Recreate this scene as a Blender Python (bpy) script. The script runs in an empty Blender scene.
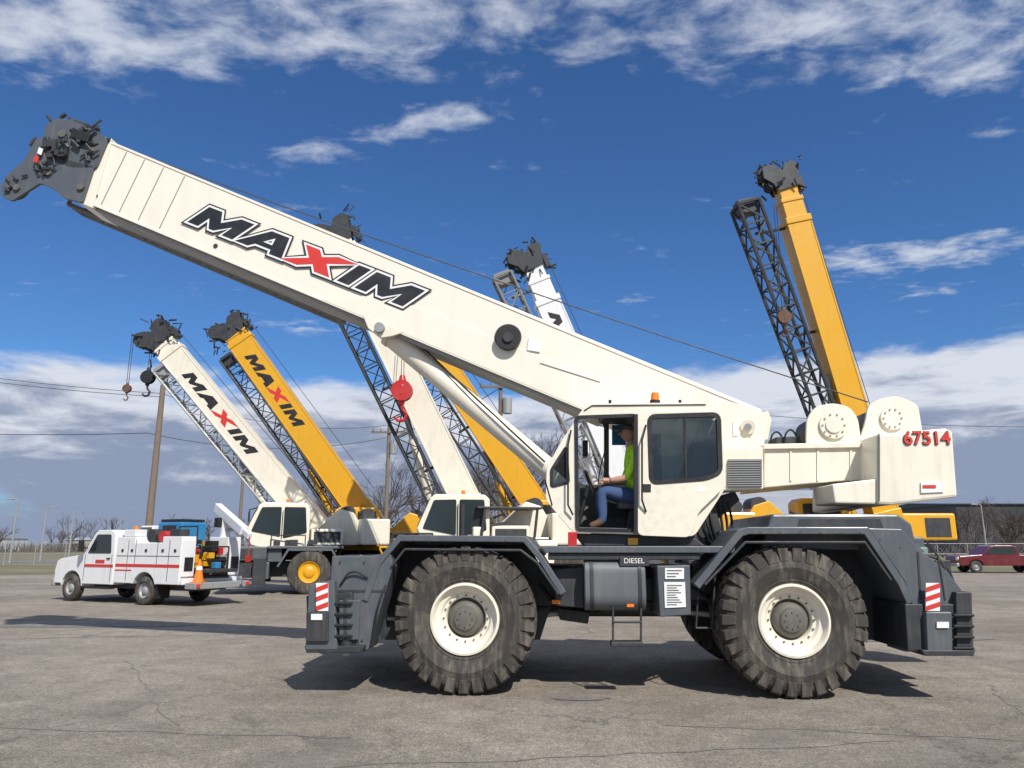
import bpy, bmesh, math, random
from mathutils import Vector, Matrix
random.seed(7)
scene=bpy.context.scene
# ------------------------------------------------------------------ camera
FL=745.0; H=1.75; TH=math.radians(12.2); CT,ST=math.cos(TH),math.sin(TH)
cd=bpy.data.cameras.new("camera"); cam=bpy.data.objects.new("camera",cd)
scene.collection.objects.link(cam); scene.camera=cam
cam.location=(0,0,H); cam.rotation_euler=(math.radians(90)+TH,0,0)
cd.lens=FL/1024*36; cd.sensor_width=36; cd.clip_end=6000; cd.clip_start=.05
scene.view_settings.view_transform='Standard'; scene.view_settings.look='None'
scene.view_settings.exposure=0; scene.view_settings.gamma=1

# ------------------------------------------------------------------ materials
def newmat(name):
    m=bpy.data.materials.new(name); m.use_nodes=True
    nt=m.node_tree; return m,nt,nt.nodes["Principled BSDF"]
def paint(name,col,rough=.4,dirt=.25,metal=0,scale=2.0,coat=0,dirtcol=(.22,.19,.15),bump=0.0,bscale=60):
    m,nt,b=newmat(name)
    tc=nt.nodes.new('ShaderNodeTexCoord')
    n=nt.nodes.new('ShaderNodeTexNoise'); n.inputs['Scale'].default_value=scale; n.inputs['Detail'].default_value=6; n.inputs['Roughness'].default_value=.65
    nt.links.new(tc.outputs['Object'],n.inputs['Vector'])
    mp=nt.nodes.new('ShaderNodeMapping'); mp.inputs['Scale'].default_value=(7,7,.6)
    nt.links.new(tc.outputs['Object'],mp.inputs['Vector'])
    n2=nt.nodes.new('ShaderNodeTexNoise'); n2.inputs['Scale'].default_value=scale*.8; n2.inputs['Detail'].default_value=5
    nt.links.new(mp.outputs[0],n2.inputs['Vector'])
    mu=nt.nodes.new('ShaderNodeMath'); mu.operation='MULTIPLY'
    nt.links.new(n.outputs['Fac'],mu.inputs[0]); nt.links.new(n2.outputs['Fac'],mu.inputs[1])
    r=nt.nodes.new('ShaderNodeMapRange'); r.inputs['From Min'].default_value=.22; r.inputs['From Max'].default_value=.45
    r.inputs['To Min'].default_value=0; r.inputs['To Max'].default_value=dirt
    nt.links.new(mu.outputs[0],r.inputs['Value'])
    mx=nt.nodes.new('ShaderNodeMix'); mx.data_type='RGBA'
    mx.inputs['A'].default_value=(*col,1); mx.inputs['B'].default_value=(*dirtcol,1)
    nt.links.new(r.outputs[0],mx.inputs['Factor']); nt.links.new(mx.outputs['Result'],b.inputs['Base Color'])
    r2=nt.nodes.new('ShaderNodeMapRange'); r2.inputs['From Min'].default_value=.3; r2.inputs['From Max'].default_value=.7
    r2.inputs['To Min'].default_value=max(.05,rough-.1); r2.inputs['To Max'].default_value=min(1,rough+.15)
    nt.links.new(n.outputs['Fac'],r2.inputs['Value']); nt.links.new(r2.outputs[0],b.inputs['Roughness'])
    b.inputs['Metallic'].default_value=metal; b.inputs['Coat Weight'].default_value=coat
    b.inputs['Coat Roughness'].default_value=.15
    if bump>0:
        n3=nt.nodes.new('ShaderNodeTexNoise'); n3.inputs['Scale'].default_value=bscale; n3.inputs['Detail'].default_value=4
        nt.links.new(tc.outputs['Object'],n3.inputs['Vector'])
        bp=nt.nodes.new('ShaderNodeBump'); bp.inputs['Strength'].default_value=bump; bp.inputs['Distance'].default_value=.01
        nt.links.new(n3.outputs['Fac'],bp.inputs['Height']); nt.links.new(bp.outputs[0],b.inputs['Normal'])
    return m
def glassmat(name,tint=(.35,.42,.42),refl=.12):
    m=bpy.data.materials.new(name); m.use_nodes=True; nt=m.node_tree; nt.nodes.clear()
    o=nt.nodes.new('ShaderNodeOutputMaterial'); t=nt.nodes.new('ShaderNodeBsdfTransparent'); t.inputs[0].default_value=(*tint,1)
    g=nt.nodes.new('ShaderNodeBsdfGlossy'); g.inputs['Roughness'].default_value=.02; g.inputs['Color'].default_value=(.9,.95,1,1)
    lw=nt.nodes.new('ShaderNodeFresnel'); lw.inputs[0].default_value=1.5
    ad=nt.nodes.new('ShaderNodeMath'); ad.operation='ADD'; ad.inputs[1].default_value=refl; ad.use_clamp=True
    nt.links.new(lw.outputs[0],ad.inputs[0])
    mx=nt.nodes.new('ShaderNodeMixShader'); nt.links.new(ad.outputs[0],mx.inputs[0]); nt.links.new(t.outputs[0],mx.inputs[1]); nt.links.new(g.outputs[0],mx.inputs[2])
    nt.links.new(mx.outputs[0],o.inputs[0]); return m
CREAM=paint("cream_paint",(.82,.765,.62),.38,.20,coat=.25)
CREAMB=paint("cream_boom_paint",(.83,.78,.65),.36,.10,coat=.3,scale=1.2)
WHITE=paint("white_paint",(.80,.80,.78),.35,.15,coat=.3)
GREY=paint("dark_grey_paint",(.085,.098,.110),.45,.5,coat=.1,dirtcol=(.17,.16,.145),scale=3)
GREY2=paint("charcoal_steel",(.032,.035,.039),.55,.5,dirtcol=(.10,.09,.08),scale=4)
BLACK=paint("black_rubber",(.012,.012,.013),.6,.3,dirtcol=(.05,.045,.04),scale=5)
TANK=paint("tank_grey",(.12,.135,.145),.4,.4,dirtcol=(.2,.19,.17))
LGREY=paint("light_grey_steel",(.34,.35,.34),.45,.3,metal=.2)
MESHM=paint("grille_grey",(.22,.225,.22),.6,.4,scale=20)
LINING=paint("cab_lining",(.10,.105,.10),.7,.3)
YEL=paint("yellow_paint",(.72,.37,.010),.4,.18,coat=.3,dirtcol=(.25,.16,.05))
RED=paint("red_paint",(.48,.02,.018),.4,.2,coat=.2)
REDT=paint("red_decal",(.62,.035,.025),.5,.1)
DKRED=paint("maroon_paint",(.13,.010,.015),.3,.15,coat=.6)
WDEC=paint("white_decal",(.8,.8,.78),.5,.12)
BDEC=paint("black_decal",(.015,.015,.018),.45,.1)
ORANGE=paint("orange_plastic",(.85,.2,.01),.4,.1)
BLUE=paint("blue_paint",(.02,.20,.42),.4,.2)
GREEN=paint("pale_green_paint",(.16,.26,.22),.5,.3)
RUST=paint("rust_steel",(.11,.05,.03),.7,.4)
TYRE=paint("tyre_rubber",(.048,.043,.037),.85,.95,dirtcol=(.18,.155,.12),scale=3.5,bump=.4,bscale=30)
HUBG=paint("hub_grey",(.12,.115,.10),.6,.6,dirtcol=(.2,.17,.13),scale=6)
WOOD=paint("weathered_wood",(.20,.155,.115),.9,.5,dirtcol=(.1,.08,.06),scale=4)
BARK=paint("bark",(.10,.075,.058),.95,.4,dirtcol=(.06,.045,.035))
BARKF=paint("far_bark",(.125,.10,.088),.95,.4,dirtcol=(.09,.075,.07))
GLASS=glassmat("cab_glass",(.74,.82,.79),.04)
DGLASS=paint("dark_glass",(.02,.03,.032),.06,.0); DGLASS.node_tree.nodes["Principled BSDF"].inputs['Specular IOR Level'].default_value=.9
HIVIS=paint("hi_vis_shirt",(.55,.92,.03),.8,.1)
JEANS=paint("denim",(.045,.085,.19),.9,.3,dirtcol=(.10,.14,.22))
SKIN=paint("skin",(.45,.25,.17),.55,.1)
BOOT=paint("boot_leather",(.12,.07,.035),.7,.3)

# ------------------------------------------------------------------ frame / building helpers
class Frame:
    """side plane of a vehicle standing on the lot (origin + heading); loc() = surveyed point on its plane y=d"""
    def __init__(s,ox,oy,yaw): s.ox,s.oy,s.yaw=ox,oy,math.radians(yaw)
    def loc(s,px,py,d=0):
        u=(px-512)/FL; v=(384-py)/FL
        dx,dy,dz=u,CT-v*ST,ST+v*CT
        c,sn=math.cos(-s.yaw),math.sin(-s.yaw)
        cx,cy=c*(-s.ox)-sn*(-s.oy), sn*(-s.ox)+c*(-s.oy)
        rx,ry=c*dx-sn*dy, sn*dx+c*dy
        t=(d-cy)/ry
        return (cx+t*rx, H+t*dz)
PAR=None; XF=Matrix.Identity(4); FR=None
def root(name,fr=None,loc=(0,0,0),yaw=0):
    global PAR,FR,XF
    e=bpy.data.objects.new(name,None); scene.collection.objects.link(e); e.empty_display_size=.3
    if fr: e.location=(fr.ox,fr.oy,0); e.rotation_euler=(0,0,fr.yaw)
    else: e.location=loc; e.rotation_euler=(0,0,math.radians(yaw))
    PAR=e; FR=fr; XF=Matrix.Identity(4); return e
def link(o):
    scene.collection.objects.link(o)
    if PAR: o.parent=PAR
    return o
def mk(name,verts,faces,mat,smooth=False,bevel=0,seg=2):
    me=bpy.data.meshes.new(name)
    me.from_pydata([tuple(XF@Vector(v)) for v in verts],[],faces)
    bm=bmesh.new(); bm.from_mesh(me); bmesh.ops.recalc_face_normals(bm,faces=bm.faces)
    if smooth:
        for f in bm.faces: f.smooth=True
        for e in bm.edges:
            if len(e.link_faces)==2 and e.calc_face_angle(0)>math.radians(38): e.smooth=False
    bm.to_mesh(me); bm.free()
    me.materials.append(mat); o=bpy.data.objects.new(name,me); link(o)
    if bevel>0:
        b=o.modifiers.new("bevel",'BEVEL'); b.width=bevel; b.segments=seg; b.limit_method='ANGLE'; b.angle_limit=math.radians(35)
    return o
def prism(name,pts,y0,y1,mat,bevel=.012):
    n=len(pts); v=[(x,y0,z) for x,z in pts]+[(x,y1,z) for x,z in pts]
    f=[tuple(range(n)),tuple(range(n,2*n))[::-1]]+[(i,(i+1)%n,n+(i+1)%n,n+i) for i in range(n)]
    return mk(name,v,f,mat,bevel=bevel)
def P(name,px,d0,d1,mat,bevel=.012):
    return prism(name,[FR.loc(x,y,d0) for x,y in px],d0,d1,mat,bevel)
def B(name,x0,x1,y0,y1,z0,z1,mat,bevel=.012):
    return prism(name,[(x0,z0),(x1,z0),(x1,z1),(x0,z1)],y0,y1,mat,bevel)
def band_pts(p,t):
    out=[];n=len(p)
    for i in range(n):
        a=Vector(p[max(0,i-1)]);b=Vector(p[min(n-1,i+1)]);c=Vector(p[i])
        if 0<i<n-1:
            d1=(c-a).normalized(); d2=(b-c).normalized(); n1=Vector((d1.y,-d1.x)); n2=Vector((d2.y,-d2.x))
            m=(n1+n2).normalized(); k=t/max(.4,m.dot(n1)); out.append(tuple(c+m*k))
        else:
            d=(b-a).normalized(); out.append(tuple(c+Vector((d.y,-d.x))*t))
    return list(p)+out[::-1]
def band(name,px,d0,d1,t,mat,bevel=.01):
    return prism(name,band_pts([FR.loc(x,y,d0) for x,y in px],t),d0,d1,mat,bevel)
STD=Matrix(((1,0,0,0),(0,0,-1,0),(0,1,0,0),(0,0,0,1)))
def plate2(name,outer,holes,M,thick,mat,bv=.0):
    cu=bpy.data.curves.new(name,'CURVE'); cu.dimensions='2D'; cu.fill_mode='BOTH'
    for pl in [outer]+holes:
        s=cu.splines.new('POLY'); s.points.add(len(pl)-1); s.use_cyclic_u=True
        for i,(a,b) in enumerate(pl): s.points[i].co=(a,b,0,1)
    cu.extrude=thick/2; cu.bevel_depth=bv; cu.materials.append(mat)
    o=bpy.data.objects.new(name,cu); link(o); o.matrix_local=XF@M; return o
def plate(name,px,holes,d0,d1,mat,bv=0.0):
    o=[FR.loc(x,y,d0) for x,y in px]; h=[[FR.loc(x,y,d0) for x,y in q] for q in holes]
    return plate2(name,o,h,Matrix.Translation((0,(d0+d1)/2,0))@STD,abs(d1-d0),mat,bv)
def rrect(x0,y0,x1,y1,r,n=4):
    o=[]
    for cx,cy,a in ((x1-r,y0+r,-90),(x1-r,y1-r,0),(x0+r,y1-r,90),(x0+r,y0+r,180)):
        for i in range(n+1):
            t=math.radians(a+90*i/n); o.append((cx+r*math.cos(t),cy+r*math.sin(t)))
    return o
def rpoly(pts,r,n=4):
    """round the corners of a polygon"""
    out=[];N=len(pts)
    for i in range(N):
        p=Vector(pts[i]);a=Vector(pts[i-1]);b=Vector(pts[(i+1)%N])
        da=(a-p);db=(b-p);k=min(r,da.length*.45,db.length*.45)
        A=p+da.normalized()*k;Bq=p+db.normalized()*k
        for j in range(n+1):
            t=j/n; out.append(tuple(A*(1-t)**2+p*2*t*(1-t)+Bq*t*t))
    return out
class MB:
    def __init__(s): s.v=[];s.f=[]
    def tube(s,p0,p1,r0,r1=None,n=8,cap=True):
        if r1 is None:r1=r0
        p0=Vector(p0);p1=Vector(p1);d=(p1-p0)
        if d.length<1e-6:return
        d.normalize();a=d.orthogonal().normalized();b=d.cross(a);k=len(s.v)
        for p,r in((p0,r0),(p1,r1)):
            for i in range(n):
                t=2*math.pi*i/n; s.v.append(tuple(p+a*math.cos(t)*r+b*math.sin(t)*r))
        for i in range(n): s.f.append((k+i,k+(i+1)%n,k+n+(i+1)%n,k+n+i))
        if cap: s.f.append(tuple(range(k,k+n))[::-1]); s.f.append(tuple(range(k+n,k+2*n)))
    def box(s,c,sx,sy,sz,ax=None):
        c=Vector(c); ax=ax or (Vector((1,0,0)),Vector((0,1,0)),Vector((0,0,1))); k=len(s.v)
        for i in(-1,1):
            for j in(-1,1):
                for l in(-1,1): s.v.append(tuple(c+ax[0]*sx*i/2+ax[1]*sy*j/2+ax[2]*sz*l/2))
        for q in((0,1,3,2),(4,6,7,5),(0,4,5,1),(2,3,7,6),(0,2,6,4),(1,5,7,3)): s.f.append(tuple(k+x for x in q))
    def path(s,pts,r,n=6):
        for a,b in zip(pts[:-1],pts[1:]): s.tube(a,b,r,n=n)
    def obj(s,name,mat,smooth=True,bevel=0): return mk(name,s.v,s.f,mat,smooth=smooth,bevel=bevel)
def T(name,p0,p1,r,mat,r1=None,n=20):
    m=MB(); m.tube(p0,p1,r,r1,n); return m.obj(name,mat)
def hose(name,pts,r,mat):
    cu=bpy.data.curves.new(name,'CURVE'); cu.dimensions='3D'; s=cu.splines.new('BEZIER'); s.bezier_points.add(len(pts)-1)
    for i,p in enumerate(pts):
        q=s.bezier_points[i]; q.co=tuple(XF@Vector(p)); q.handle_left_type=q.handle_right_type='AUTO'
    cu.bevel_depth=r; cu.bevel_resolution=2; cu.resolution_u=8; cu.materials.append(mat)
    return link(bpy.data.objects.new(name,cu))
def lathe(name,prof,c,mat,seg=48,flip=False):
    v=[];f=[];n=len(prof);sg=-1 if flip else 1
    for i in range(seg):
        t=2*math.pi*i/seg
        for r,dy in prof: v.append((c[0]+r*math.cos(t),c[1]+sg*dy,c[2]+r*math.sin(t)))
    for i in range(seg):
        j=(i+1)%seg
        for k in range(n-1): f.append((i*n+k,i*n+k+1,j*n+k+1,j*n+k))
    return mk(name,v,f,mat,smooth=True)
def text(name,body,M,size,mat,ext=.002,offset=0.0,shear=0,align='CENTER'):
    cu=bpy.data.curves.new(name,'FONT'); cu.body=body; cu.size=size; cu.extrude=ext; cu.offset=offset; cu.shear=shear
    cu.align_x=align; cu.align_y='CENTER'; cu.materials.append(mat)
    o=bpy.data.objects.new(name,cu); link(o); o.matrix_local=XF@M; return o

# ------------------------------------------------------------------ wheels
def big_wheel(tag,x,yface,z,R,w,rimR,rimmat,near=True,lugs=30,phase=0):
    sg=1 if near else -1
    c=(x,yface,z)
    rb=R-.032
    prof=[(rimR-.02,.14),(rimR,.075),(rimR+.03,.06),(rimR+.05,.045),(rimR+.06,.05),(rimR+.10,.03),(rimR+.18,.012),(rimR+.20,.004),(rimR+.215,.012),(rimR+.27,.018),(R-.17,.03),(R-.11,.045),(rb-.02,.08),(rb,.12),(rb+.004,w/2),
          (rb,w-.12),(rb-.02,w-.085),(R-.17,w-.035),(rimR+.2,w-.02),(rimR,w-.08),(rimR-.02,w-.14)]
    lathe("tyre_"+tag,prof,c,TYRE,72,flip=not near)
    mb=MB()
    for side in(0,1):
        for i in range(lugs):
            a0=2*math.pi*(i+.5*side)/lugs+phase
            S=[((R-.07,w*.54),(R,w*.54),.15),((R-.07,w*.30),(R,w*.30),.09),((R-.08,.12),(R-.003,.10),.0),((R-.10,.055),(R-.03,.035),.0),((R-.19,.035),(R-.185,.012),.0)]
            k=len(mb.v); hw=.075
            for (ri,yi),(ro,yo),dl in S:
                if side: yi,yo=w-yi,w-yo
                for r_,y_,h in((ri,yi,-hw),(ri,yi,hw),(ro,yo,hw*.9),(ro,yo,-hw*.9)):
                    t=a0+dl+h; mb.v.append((x+r_*math.cos(t),yface+sg*y_,z+r_*math.sin(t)))
            for s_ in range(len(S)-1):
                for q in range(4):
                    mb.f.append((k+s_*4+q,k+s_*4+(q+1)%4,k+s_*4+4+(q+1)%4,k+s_*4+4+q))
            mb.f.append((k,k+1,k+2,k+3)); e=k+4*(len(S)-1); mb.f.append((e+3,e+2,e+1,e))
    mb.obj("tread_"+tag,TYRE,smooth=False,bevel=.006)
    rim=[(rimR-.0,.13),(rimR+.012,.07),(rimR+.005,.045),(rimR-.02,.04),(rimR-.035,.06),(rimR-.05,.12),(rimR-.075,.135),(rimR-.10,.14),(rimR-.125,.175),(rimR-.16,.18),(rimR-.175,.20),(rimR-.18,.30)]
    lathe("rim_"+tag,rim,c,rimmat,64,flip=not near)
    hub=[(rimR-.165,.26),(rimR-.20,.25),(rimR-.21,.20),(rimR-.235,.17),(rimR-.25,.16),(rimR-.27,.155),(rimR-.285,.12),(rimR-.34,.11),(.001,.11)]
    lathe("hub_"+tag,hub,c,HUBG,40,flip=not near)
    bo=MB()
    for i in range(16):
        t=2*math.pi*i/16; r_=rimR-.145
        p=(x+r_*math.cos(t),yface+sg*.19,z+r_*math.sin(t)); bo.tube(p,(p[0],yface+sg*.160,p[2]),.012,n=6)
    for i in range(8):
        t=2*math.pi*i/8; r_=rimR-.325
        p=(x+r_*math.cos(t),yface+sg*.12,z+r_*math.sin(t)); bo.tube(p,(p[0],yface+sg*.10,p[2]),.01,n=6)
    bo.obj("wheel_nuts_"+tag,HUBG)
def small_wheel(tag,x,yface,z,R,w,near,rimmat,rr=.55):
    c=(x,yface,z); q=R*rr
    lathe("tyre_"+tag,[(q,.06),(q+.02,.02),(q+.08*R,.0),(R*.88,.005),(R*.97,.03),(R,.06),(R,w-.06),(R*.97,w-.03),(R*.88,w),(q,w)],c,TYRE,36,flip=not near)
    lathe("rim_"+tag,[(q+.005,.05),(q-.01,.02),(q-.03,.03),(q-.06,.08),(q*.6,.09),(q*.45,.04),(q*.3,.02),(.001,.02)],c,rimmat,30,flip=not near)

# ------------------------------------------------------------------ lettering on booms
def poff(p,d):
    n=len(p);A=sum(p[i][0]*p[(i+1)%n][1]-p[(i+1)%n][0]*p[i][1] for i in range(n)); s=1 if A>0 else -1; out=[]
    for i in range(n):
        c=Vector(p[i]);a=Vector(p[i-1]);b=Vector(p[(i+1)%n]); d1=(c-a).normalized();d2=(b-c).normalized()
        n1=Vector((d1.y,-d1.x))*s;n2=Vector((d2.y,-d2.x))*s;m=(n1+n2)
        m=m.normalized() if m.length>1e-4 else n1
        out.append(tuple(c+m*d/max(.5,m.dot(n1))))
    return out
LM=[(0,0),(0,1),(.38,1),(.65,.52),(.92,1),(1.3,1),(1.3,0),(.98,0),(.98,.5),(.72,.06),(.58,.06),(.32,.5),(.32,0)]
LA=([(0,0),(.42,1),(.92,1),(1.32,0),(.96,0),(.88,.2),(.46,.2),(.37,0)],[(.55,.42),(.79,.42),(.68,.74)])
LX=[(0,0),(.5,.5),(.1,1),(.5,1),(.72,.74),(1.0,1),(1.55,1.0),(.98,.52),(1.38,0),(.95,0),(.74,.28),(.48,0)]
LI=[(0,0),(0,1),(.34,1),(.34,0)]
def lettering(prefix,org,xd,up,total,mats,layers,hgt=None):
    xd=Vector(xd).normalized(); up=Vector(up).normalized(); nr=xd.cross(up)
    L=[('M',LM,[],0),('A',LA[0],[LA[1]],1.36),('X',LX,[],2.62),('I',LI,[],4.18),('M2',LM,[],4.66)]
    W_=5.96+.35; k=total/W_; ky=hgt if hgt else k*1.0
    for nm,o,h,x0 in L:
        sh=lambda q:[((x+x0+.35*y-.35)*k+.35*k,y*ky) for x,y in q]
        for li,(off,mt) in enumerate(layers):
            oo=poff(sh(o),off); hh=[poff(sh(q),-off) for q in h]
            if mt=='fill': mt_=mats['X'] if nm=='X' else mats['fill']
            else: mt_=mt
            M=Matrix.Translation(Vector(org)+nr*(.003+.003*li+ (.001 if nm in('A','I') else 0)))@Matrix(((xd.x,up.x,nr.x,0),(xd.y,up.y,nr.y,0),(xd.z,up.z,nr.z,0),(0,0,0,1)))
            if li==0 and h: hh=[]
            plate2(f"{prefix}_letter_{nm}_{li}",oo,hh,M,.001,mt_)

def lattice(mb,p0,p1,w0,h0,w1,h1,n,rc,rd,side=Vector((0,1,0))):
    p0=Vector(p0);p1=Vector(p1);d=(p1-p0).normalized(); s=(side-d*side.dot(d)).normalized(); u=s.cross(d)
    ring=[]
    for i in range(n+1):
        t=i/n;c=p0.lerp(p1,t);w=w0+(w1-w0)*t;h=h0+(h1-h0)*t
        ring.append([c+s*w/2*a+u*h/2*b for a,b in((-1,-1),(1,-1),(1,1),(-1,1))])
    for k in range(4): mb.tube(ring[0][k],ring[-1][k],rc,n=6)
    for i in range(n):
        for k in range(4):
            a,b=(k,(k+1)%4) if i%2 else ((k+1)%4,k)
            mb.tube(ring[i][a],ring[i+1][b],rd,n=4,cap=False)
            mb.tube(ring[i][k],ring[i][(k+1)%4],rd,n=4,cap=False)
    for i in(0,n):
        for k in range(4): mb.tube(ring[i][k],ring[i][(k+1)%4],rc,n=5)

# ================================================================== MAIN CRANE
F0=Frame(0,9.326,-3.3)
root("rough_terrain_crane",F0)
L=F0.loc
def L3(px,py,d): x,z=L(px,py,d); return Vector((x,d,z))
R=.875
xf,_=L(464,622,.0); xr,_=L(796,625,.0)
WT=.74; WID=3.25
big_wheel("front_near",xf,0,R,R,WT,.415,CREAM,True,phase=.1)
big_wheel("rear_near",xr,0,R,R,WT,.415,CREAM,True,phase=.2)
big_wheel("front_far",xf,WID,R,R,WT,.415,CREAM,False)
big_wheel("rear_far",xr,WID,R,R,WT,.415,CREAM,False,phase=.3)
for nm,x in(("front",xf),("rear",xr)):
    T("axle_"+nm,(x,.45,R),(x,WID-.45,R),.15,GREY2)
    T("differential_"+nm,(x-.28,WID/2,R),(x+.28,WID/2,R),.32,GREY2,.26)
P("carrier_frame",[(330,566),(400,552),(560,566),(722,566),(905,556),(955,590),(958,636),(905,640),(720,612),(545,612),(385,630),(325,640)],1.0,2.25,GREY2)
P("frame_side_rail",[(520,578),(735,578),(735,600),(520,600)],.92,1.0,GREY)
# front fender and body
band("front_fender",[(566,592),(543,556),(526,536),(398,535),(375,562),(362,600)],0.0,.9,-.075,GREY)
band("front_fender_lip",[(560,594),(538,562),(521,549),(404,548),(390,566)],-.015,.05,-.03,GREY2)
P("front_fender_inner_wall",[(392,545),(528,545),(556,590),(540,640),(385,640),(375,600)],.86,.9,GREY2)
P("front_deck",[(398,536),(528,536),(545,556),(380,556)],.9,3.2,GREY)
P("front_cover_panel",[(332,556),(372,556),(390,552),(393,566),(384,596),(368,650),(335,650),(330,590)],.02,.5,GREY)
P("front_cover_seam",[(337,590),(386,590),(386,592),(337,592)],.012,.018,GREY2,0)
P("front_cross_body",[(332,558),(385,556),(380,640),(335,645)],.5,2.75,GREY)
P("front_cover_panel_far",[(332,568),(385,566),(368,640),(335,640)],2.75,3.25,GREY)
P("front_outrigger_box",[(306,596),(352,592),(358,646),(308,648)],-.04,3.3,GREY2)
P("front_outrigger_housing",[(309,584),(334,580),(337,650),(305,650)],-.12,.3,GREY)
P("front_outrigger_face",[(339,600),(360,600),(358,640),(339,640)],-.09,-.05,GREY)
T("front_jack",L3(347,598,-.02),L3(347,648,-.02),.075,GREY2); T("front_jack_rod",L3(347,648,-.02),L3(347,655,-.02),.05,LGREY)
P("front_jack_foot",[(304,646),(364,646),(362,653),(306,653)],-.11,.25,GREY2)
for i in range(4): P(f"front_grab_{i}",[(334,602+i*11),(352,602+i*11),(352,605+i*11),(334,605+i*11)],-.13,-.09,BLACK)
P("front_jack_cap",[(306,612),(328,612),(328,642),(306,642)],-.16,-.12,GREY2)
P("front_id_plate",[(311,614),(322,614),(322,620),(311,620)],-.175,-.161,WDEC,0)
def stripes(tag,x0,y0,x1,y1,d):
    n=3
    P("hazard_plate_"+tag,[(x0,y0),(x1,y0),(x1,y1),(x0,y1)],d,d+.02,WDEC,0)
    for i in range(n):
        a=y0+(y1-y0)*i/n; h=(y1-y0)/n*.5
        P(f"hazard_stripe_{tag}_{i}",[(x0,a+h*1.0),(x1,a),(x1,a+h),(x0,a+h*2.0)],d-.006,d-.002,REDT,0)
stripes("front",316,583,328,611,-.15)
hose("front_hose",[L3(372,640,.0),L3(380,600,-.02),L3(388,580,.05)],.014,BLACK)
hose("front_hose_2",[L3(340,585,.0),L3(352,572,-.03),L3(368,578,-.0)],.012,BLACK)
# mid section
P("mid_battery_box",[(552,570),(584,566),(584,608),(556,606)],.35,1.0,GREY2)
tx0,tz1=L(584,557,.12); tx1,tz0=L(647,612,.12)
yz=rrect(.12,tz0,.85,tz1,.2,8)
v=[(tx0,y,z) for y,z in yz]+[(tx1,y,z) for y,z in yz]; n=len(yz)
mk("fuel_tank",v,[tuple(range(n)),tuple(range(n,2*n))[::-1]]+[(i,(i+1)%n,n+(i+1)%n,n+i) for i in range(n)],TANK,smooth=True,bevel=.015)
for i,px in enumerate((592,640)):
    a,_=L(px,580,.12); yz2=rrect(.108,tz0-.012,.862,tz1+.012,.21,8)
    v=[(a-.02,y,z) for y,z in yz2]+[(a+.02,y,z) for y,z in yz2]
    mk(f"tank_strap_{i}",v,[tuple(range(n)),tuple(range(n,2*n))[::-1]]+[(j,(j+1)%n,n+(j+1)%n,n+j) for j in range(n)],GREY2,smooth=True)
P("walkway_plate",[(540,546),(735,546),(735,553),(545,553)],.1,3.1,GREY)
P("walkway_kick",[(548,553),(700,553),(700,560),(548,560)],.14,.2,GREY2)
x,z=L(634,561,.12); text("diesel_label","DIESEL",Matrix.Translation((x,.117,z))@STD,.085,WDEC)
P("diesel_label_board",[(620,556),(649,556),(649,566),(620,566)],.121,.135,GREY2,0)
P("control_box",[(657,566),(690,565),(691,615),(660,617)],.05,.7,GREY)
P("placard_large",[(664,582),(685,582),(686,607),(665,608)],.036,.045,WDEC,0)
P("placard_small",[(665,568),(684,568),(684,579),(665,579)],.036,.045,WDEC,0)
for i in range(9): P(f"placard_line_{i}",[(667,585+i*2.4),(682-(i*5)%7,585+i*2.4),(682-(i*5)%7,585.7+i*2.4),(667,585.7+i*2.4)],.030,.033,LINING,0)
for i in range(3): P(f"placard_line_s{i}",[(667,570+i*3),(682-i*3,570+i*3),(682-i*3,570.8+i*3),(667,570.8+i*3)],.030,.033,LINING,0)
mb=MB()
for px in(613,641): mb.tube(L3(px,600,.2),L3(px,645,.14),.014)
for py in(622,645): mb.tube(L3(613,py,.15),L3(641,py,.15),.014)
for px in(700,716): mb.tube(L3(px,560,.4),L3(px-4,628,.3),.012)
mb.tube(L3(696,628,.3),L3(712,628,.3),.014)
mb.obj("access_step",GREY2)
P("step_tread",[(611,642),(643,642),(643,647),(611,647)],.08,.3,GREY2)
for i,(a,b,c,e) in enumerate(((520,600,560,604),(545,596,600,612),(640,600,720,606),(650,610,730,596),(540,585,580,620),(690,585,735,600))):
    hose(f"drive_hose_{i}",[L3(a,b,1.0-.05*i),L3((a+c)/2,(b+e)/2+6,.85),L3(c,e,.95)],.022,BLACK)
T("drive_shaft",L3(520,612,1.6),L3(740,612,1.6),.06,GREY2)
T("steer_cylinder_front",L3(505,618,.9),L3(570,612,1.0),.04,LGREY); T("steer_cylinder_rear",L3(690,612,1.0),L3(745,618,.9),.04,LGREY)
P("frame_box_lower",[(556,608),(590,612),(588,624),(560,620)],.8,1.2,GREY2)
P("reflector_mid",[(552,600),(560,600),(560,604),(552,604)],.33,.345,ORANGE,0)
P("reflector_mid_b",[(627,604),(634,604),(634,607),(627,607)],.095,.105,ORANGE,0)
# rear fender/body
band("rear_fender",[(694,584),(738,530),(748,527),(868,527),(905,582),(914,602)],.0,.9,.085,GREY)
band("rear_fender_lip",[(704,584),(745,541),(866,541),(893,580)],-.015,.05,.03,GREY2)
P("rear_fender_inner_wall",[(745,540),(868,540),(905,600),(905,648),(880,640),(715,640),(705,590)],.86,.9,GREY2)
P("engine_hood",[(772,514),(898,514),(912,524),(918,550),(760,550)],.45,2.75,GREY,.03)
P("hood_vent",[(800,519),(880,519),(884,529),(798,529)],.435,.445,GREY2,0)
for i in range(4): P(f"hood_latch_{i}",[(815+i*20,531),(820+i*20,531),(820+i*20,534),(815+i*20,534)],.43,.448,LGREY,0)
P("rear_deck",[(745,529),(905,529),(925,552),(740,552)],.9,3.2,GREY)
P("rear_side_body",[(868,528),(902,529),(918,548),(948,572),(962,590),(962,650),(905,652),(912,604),(905,582)],.0,.5,GREY)
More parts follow.
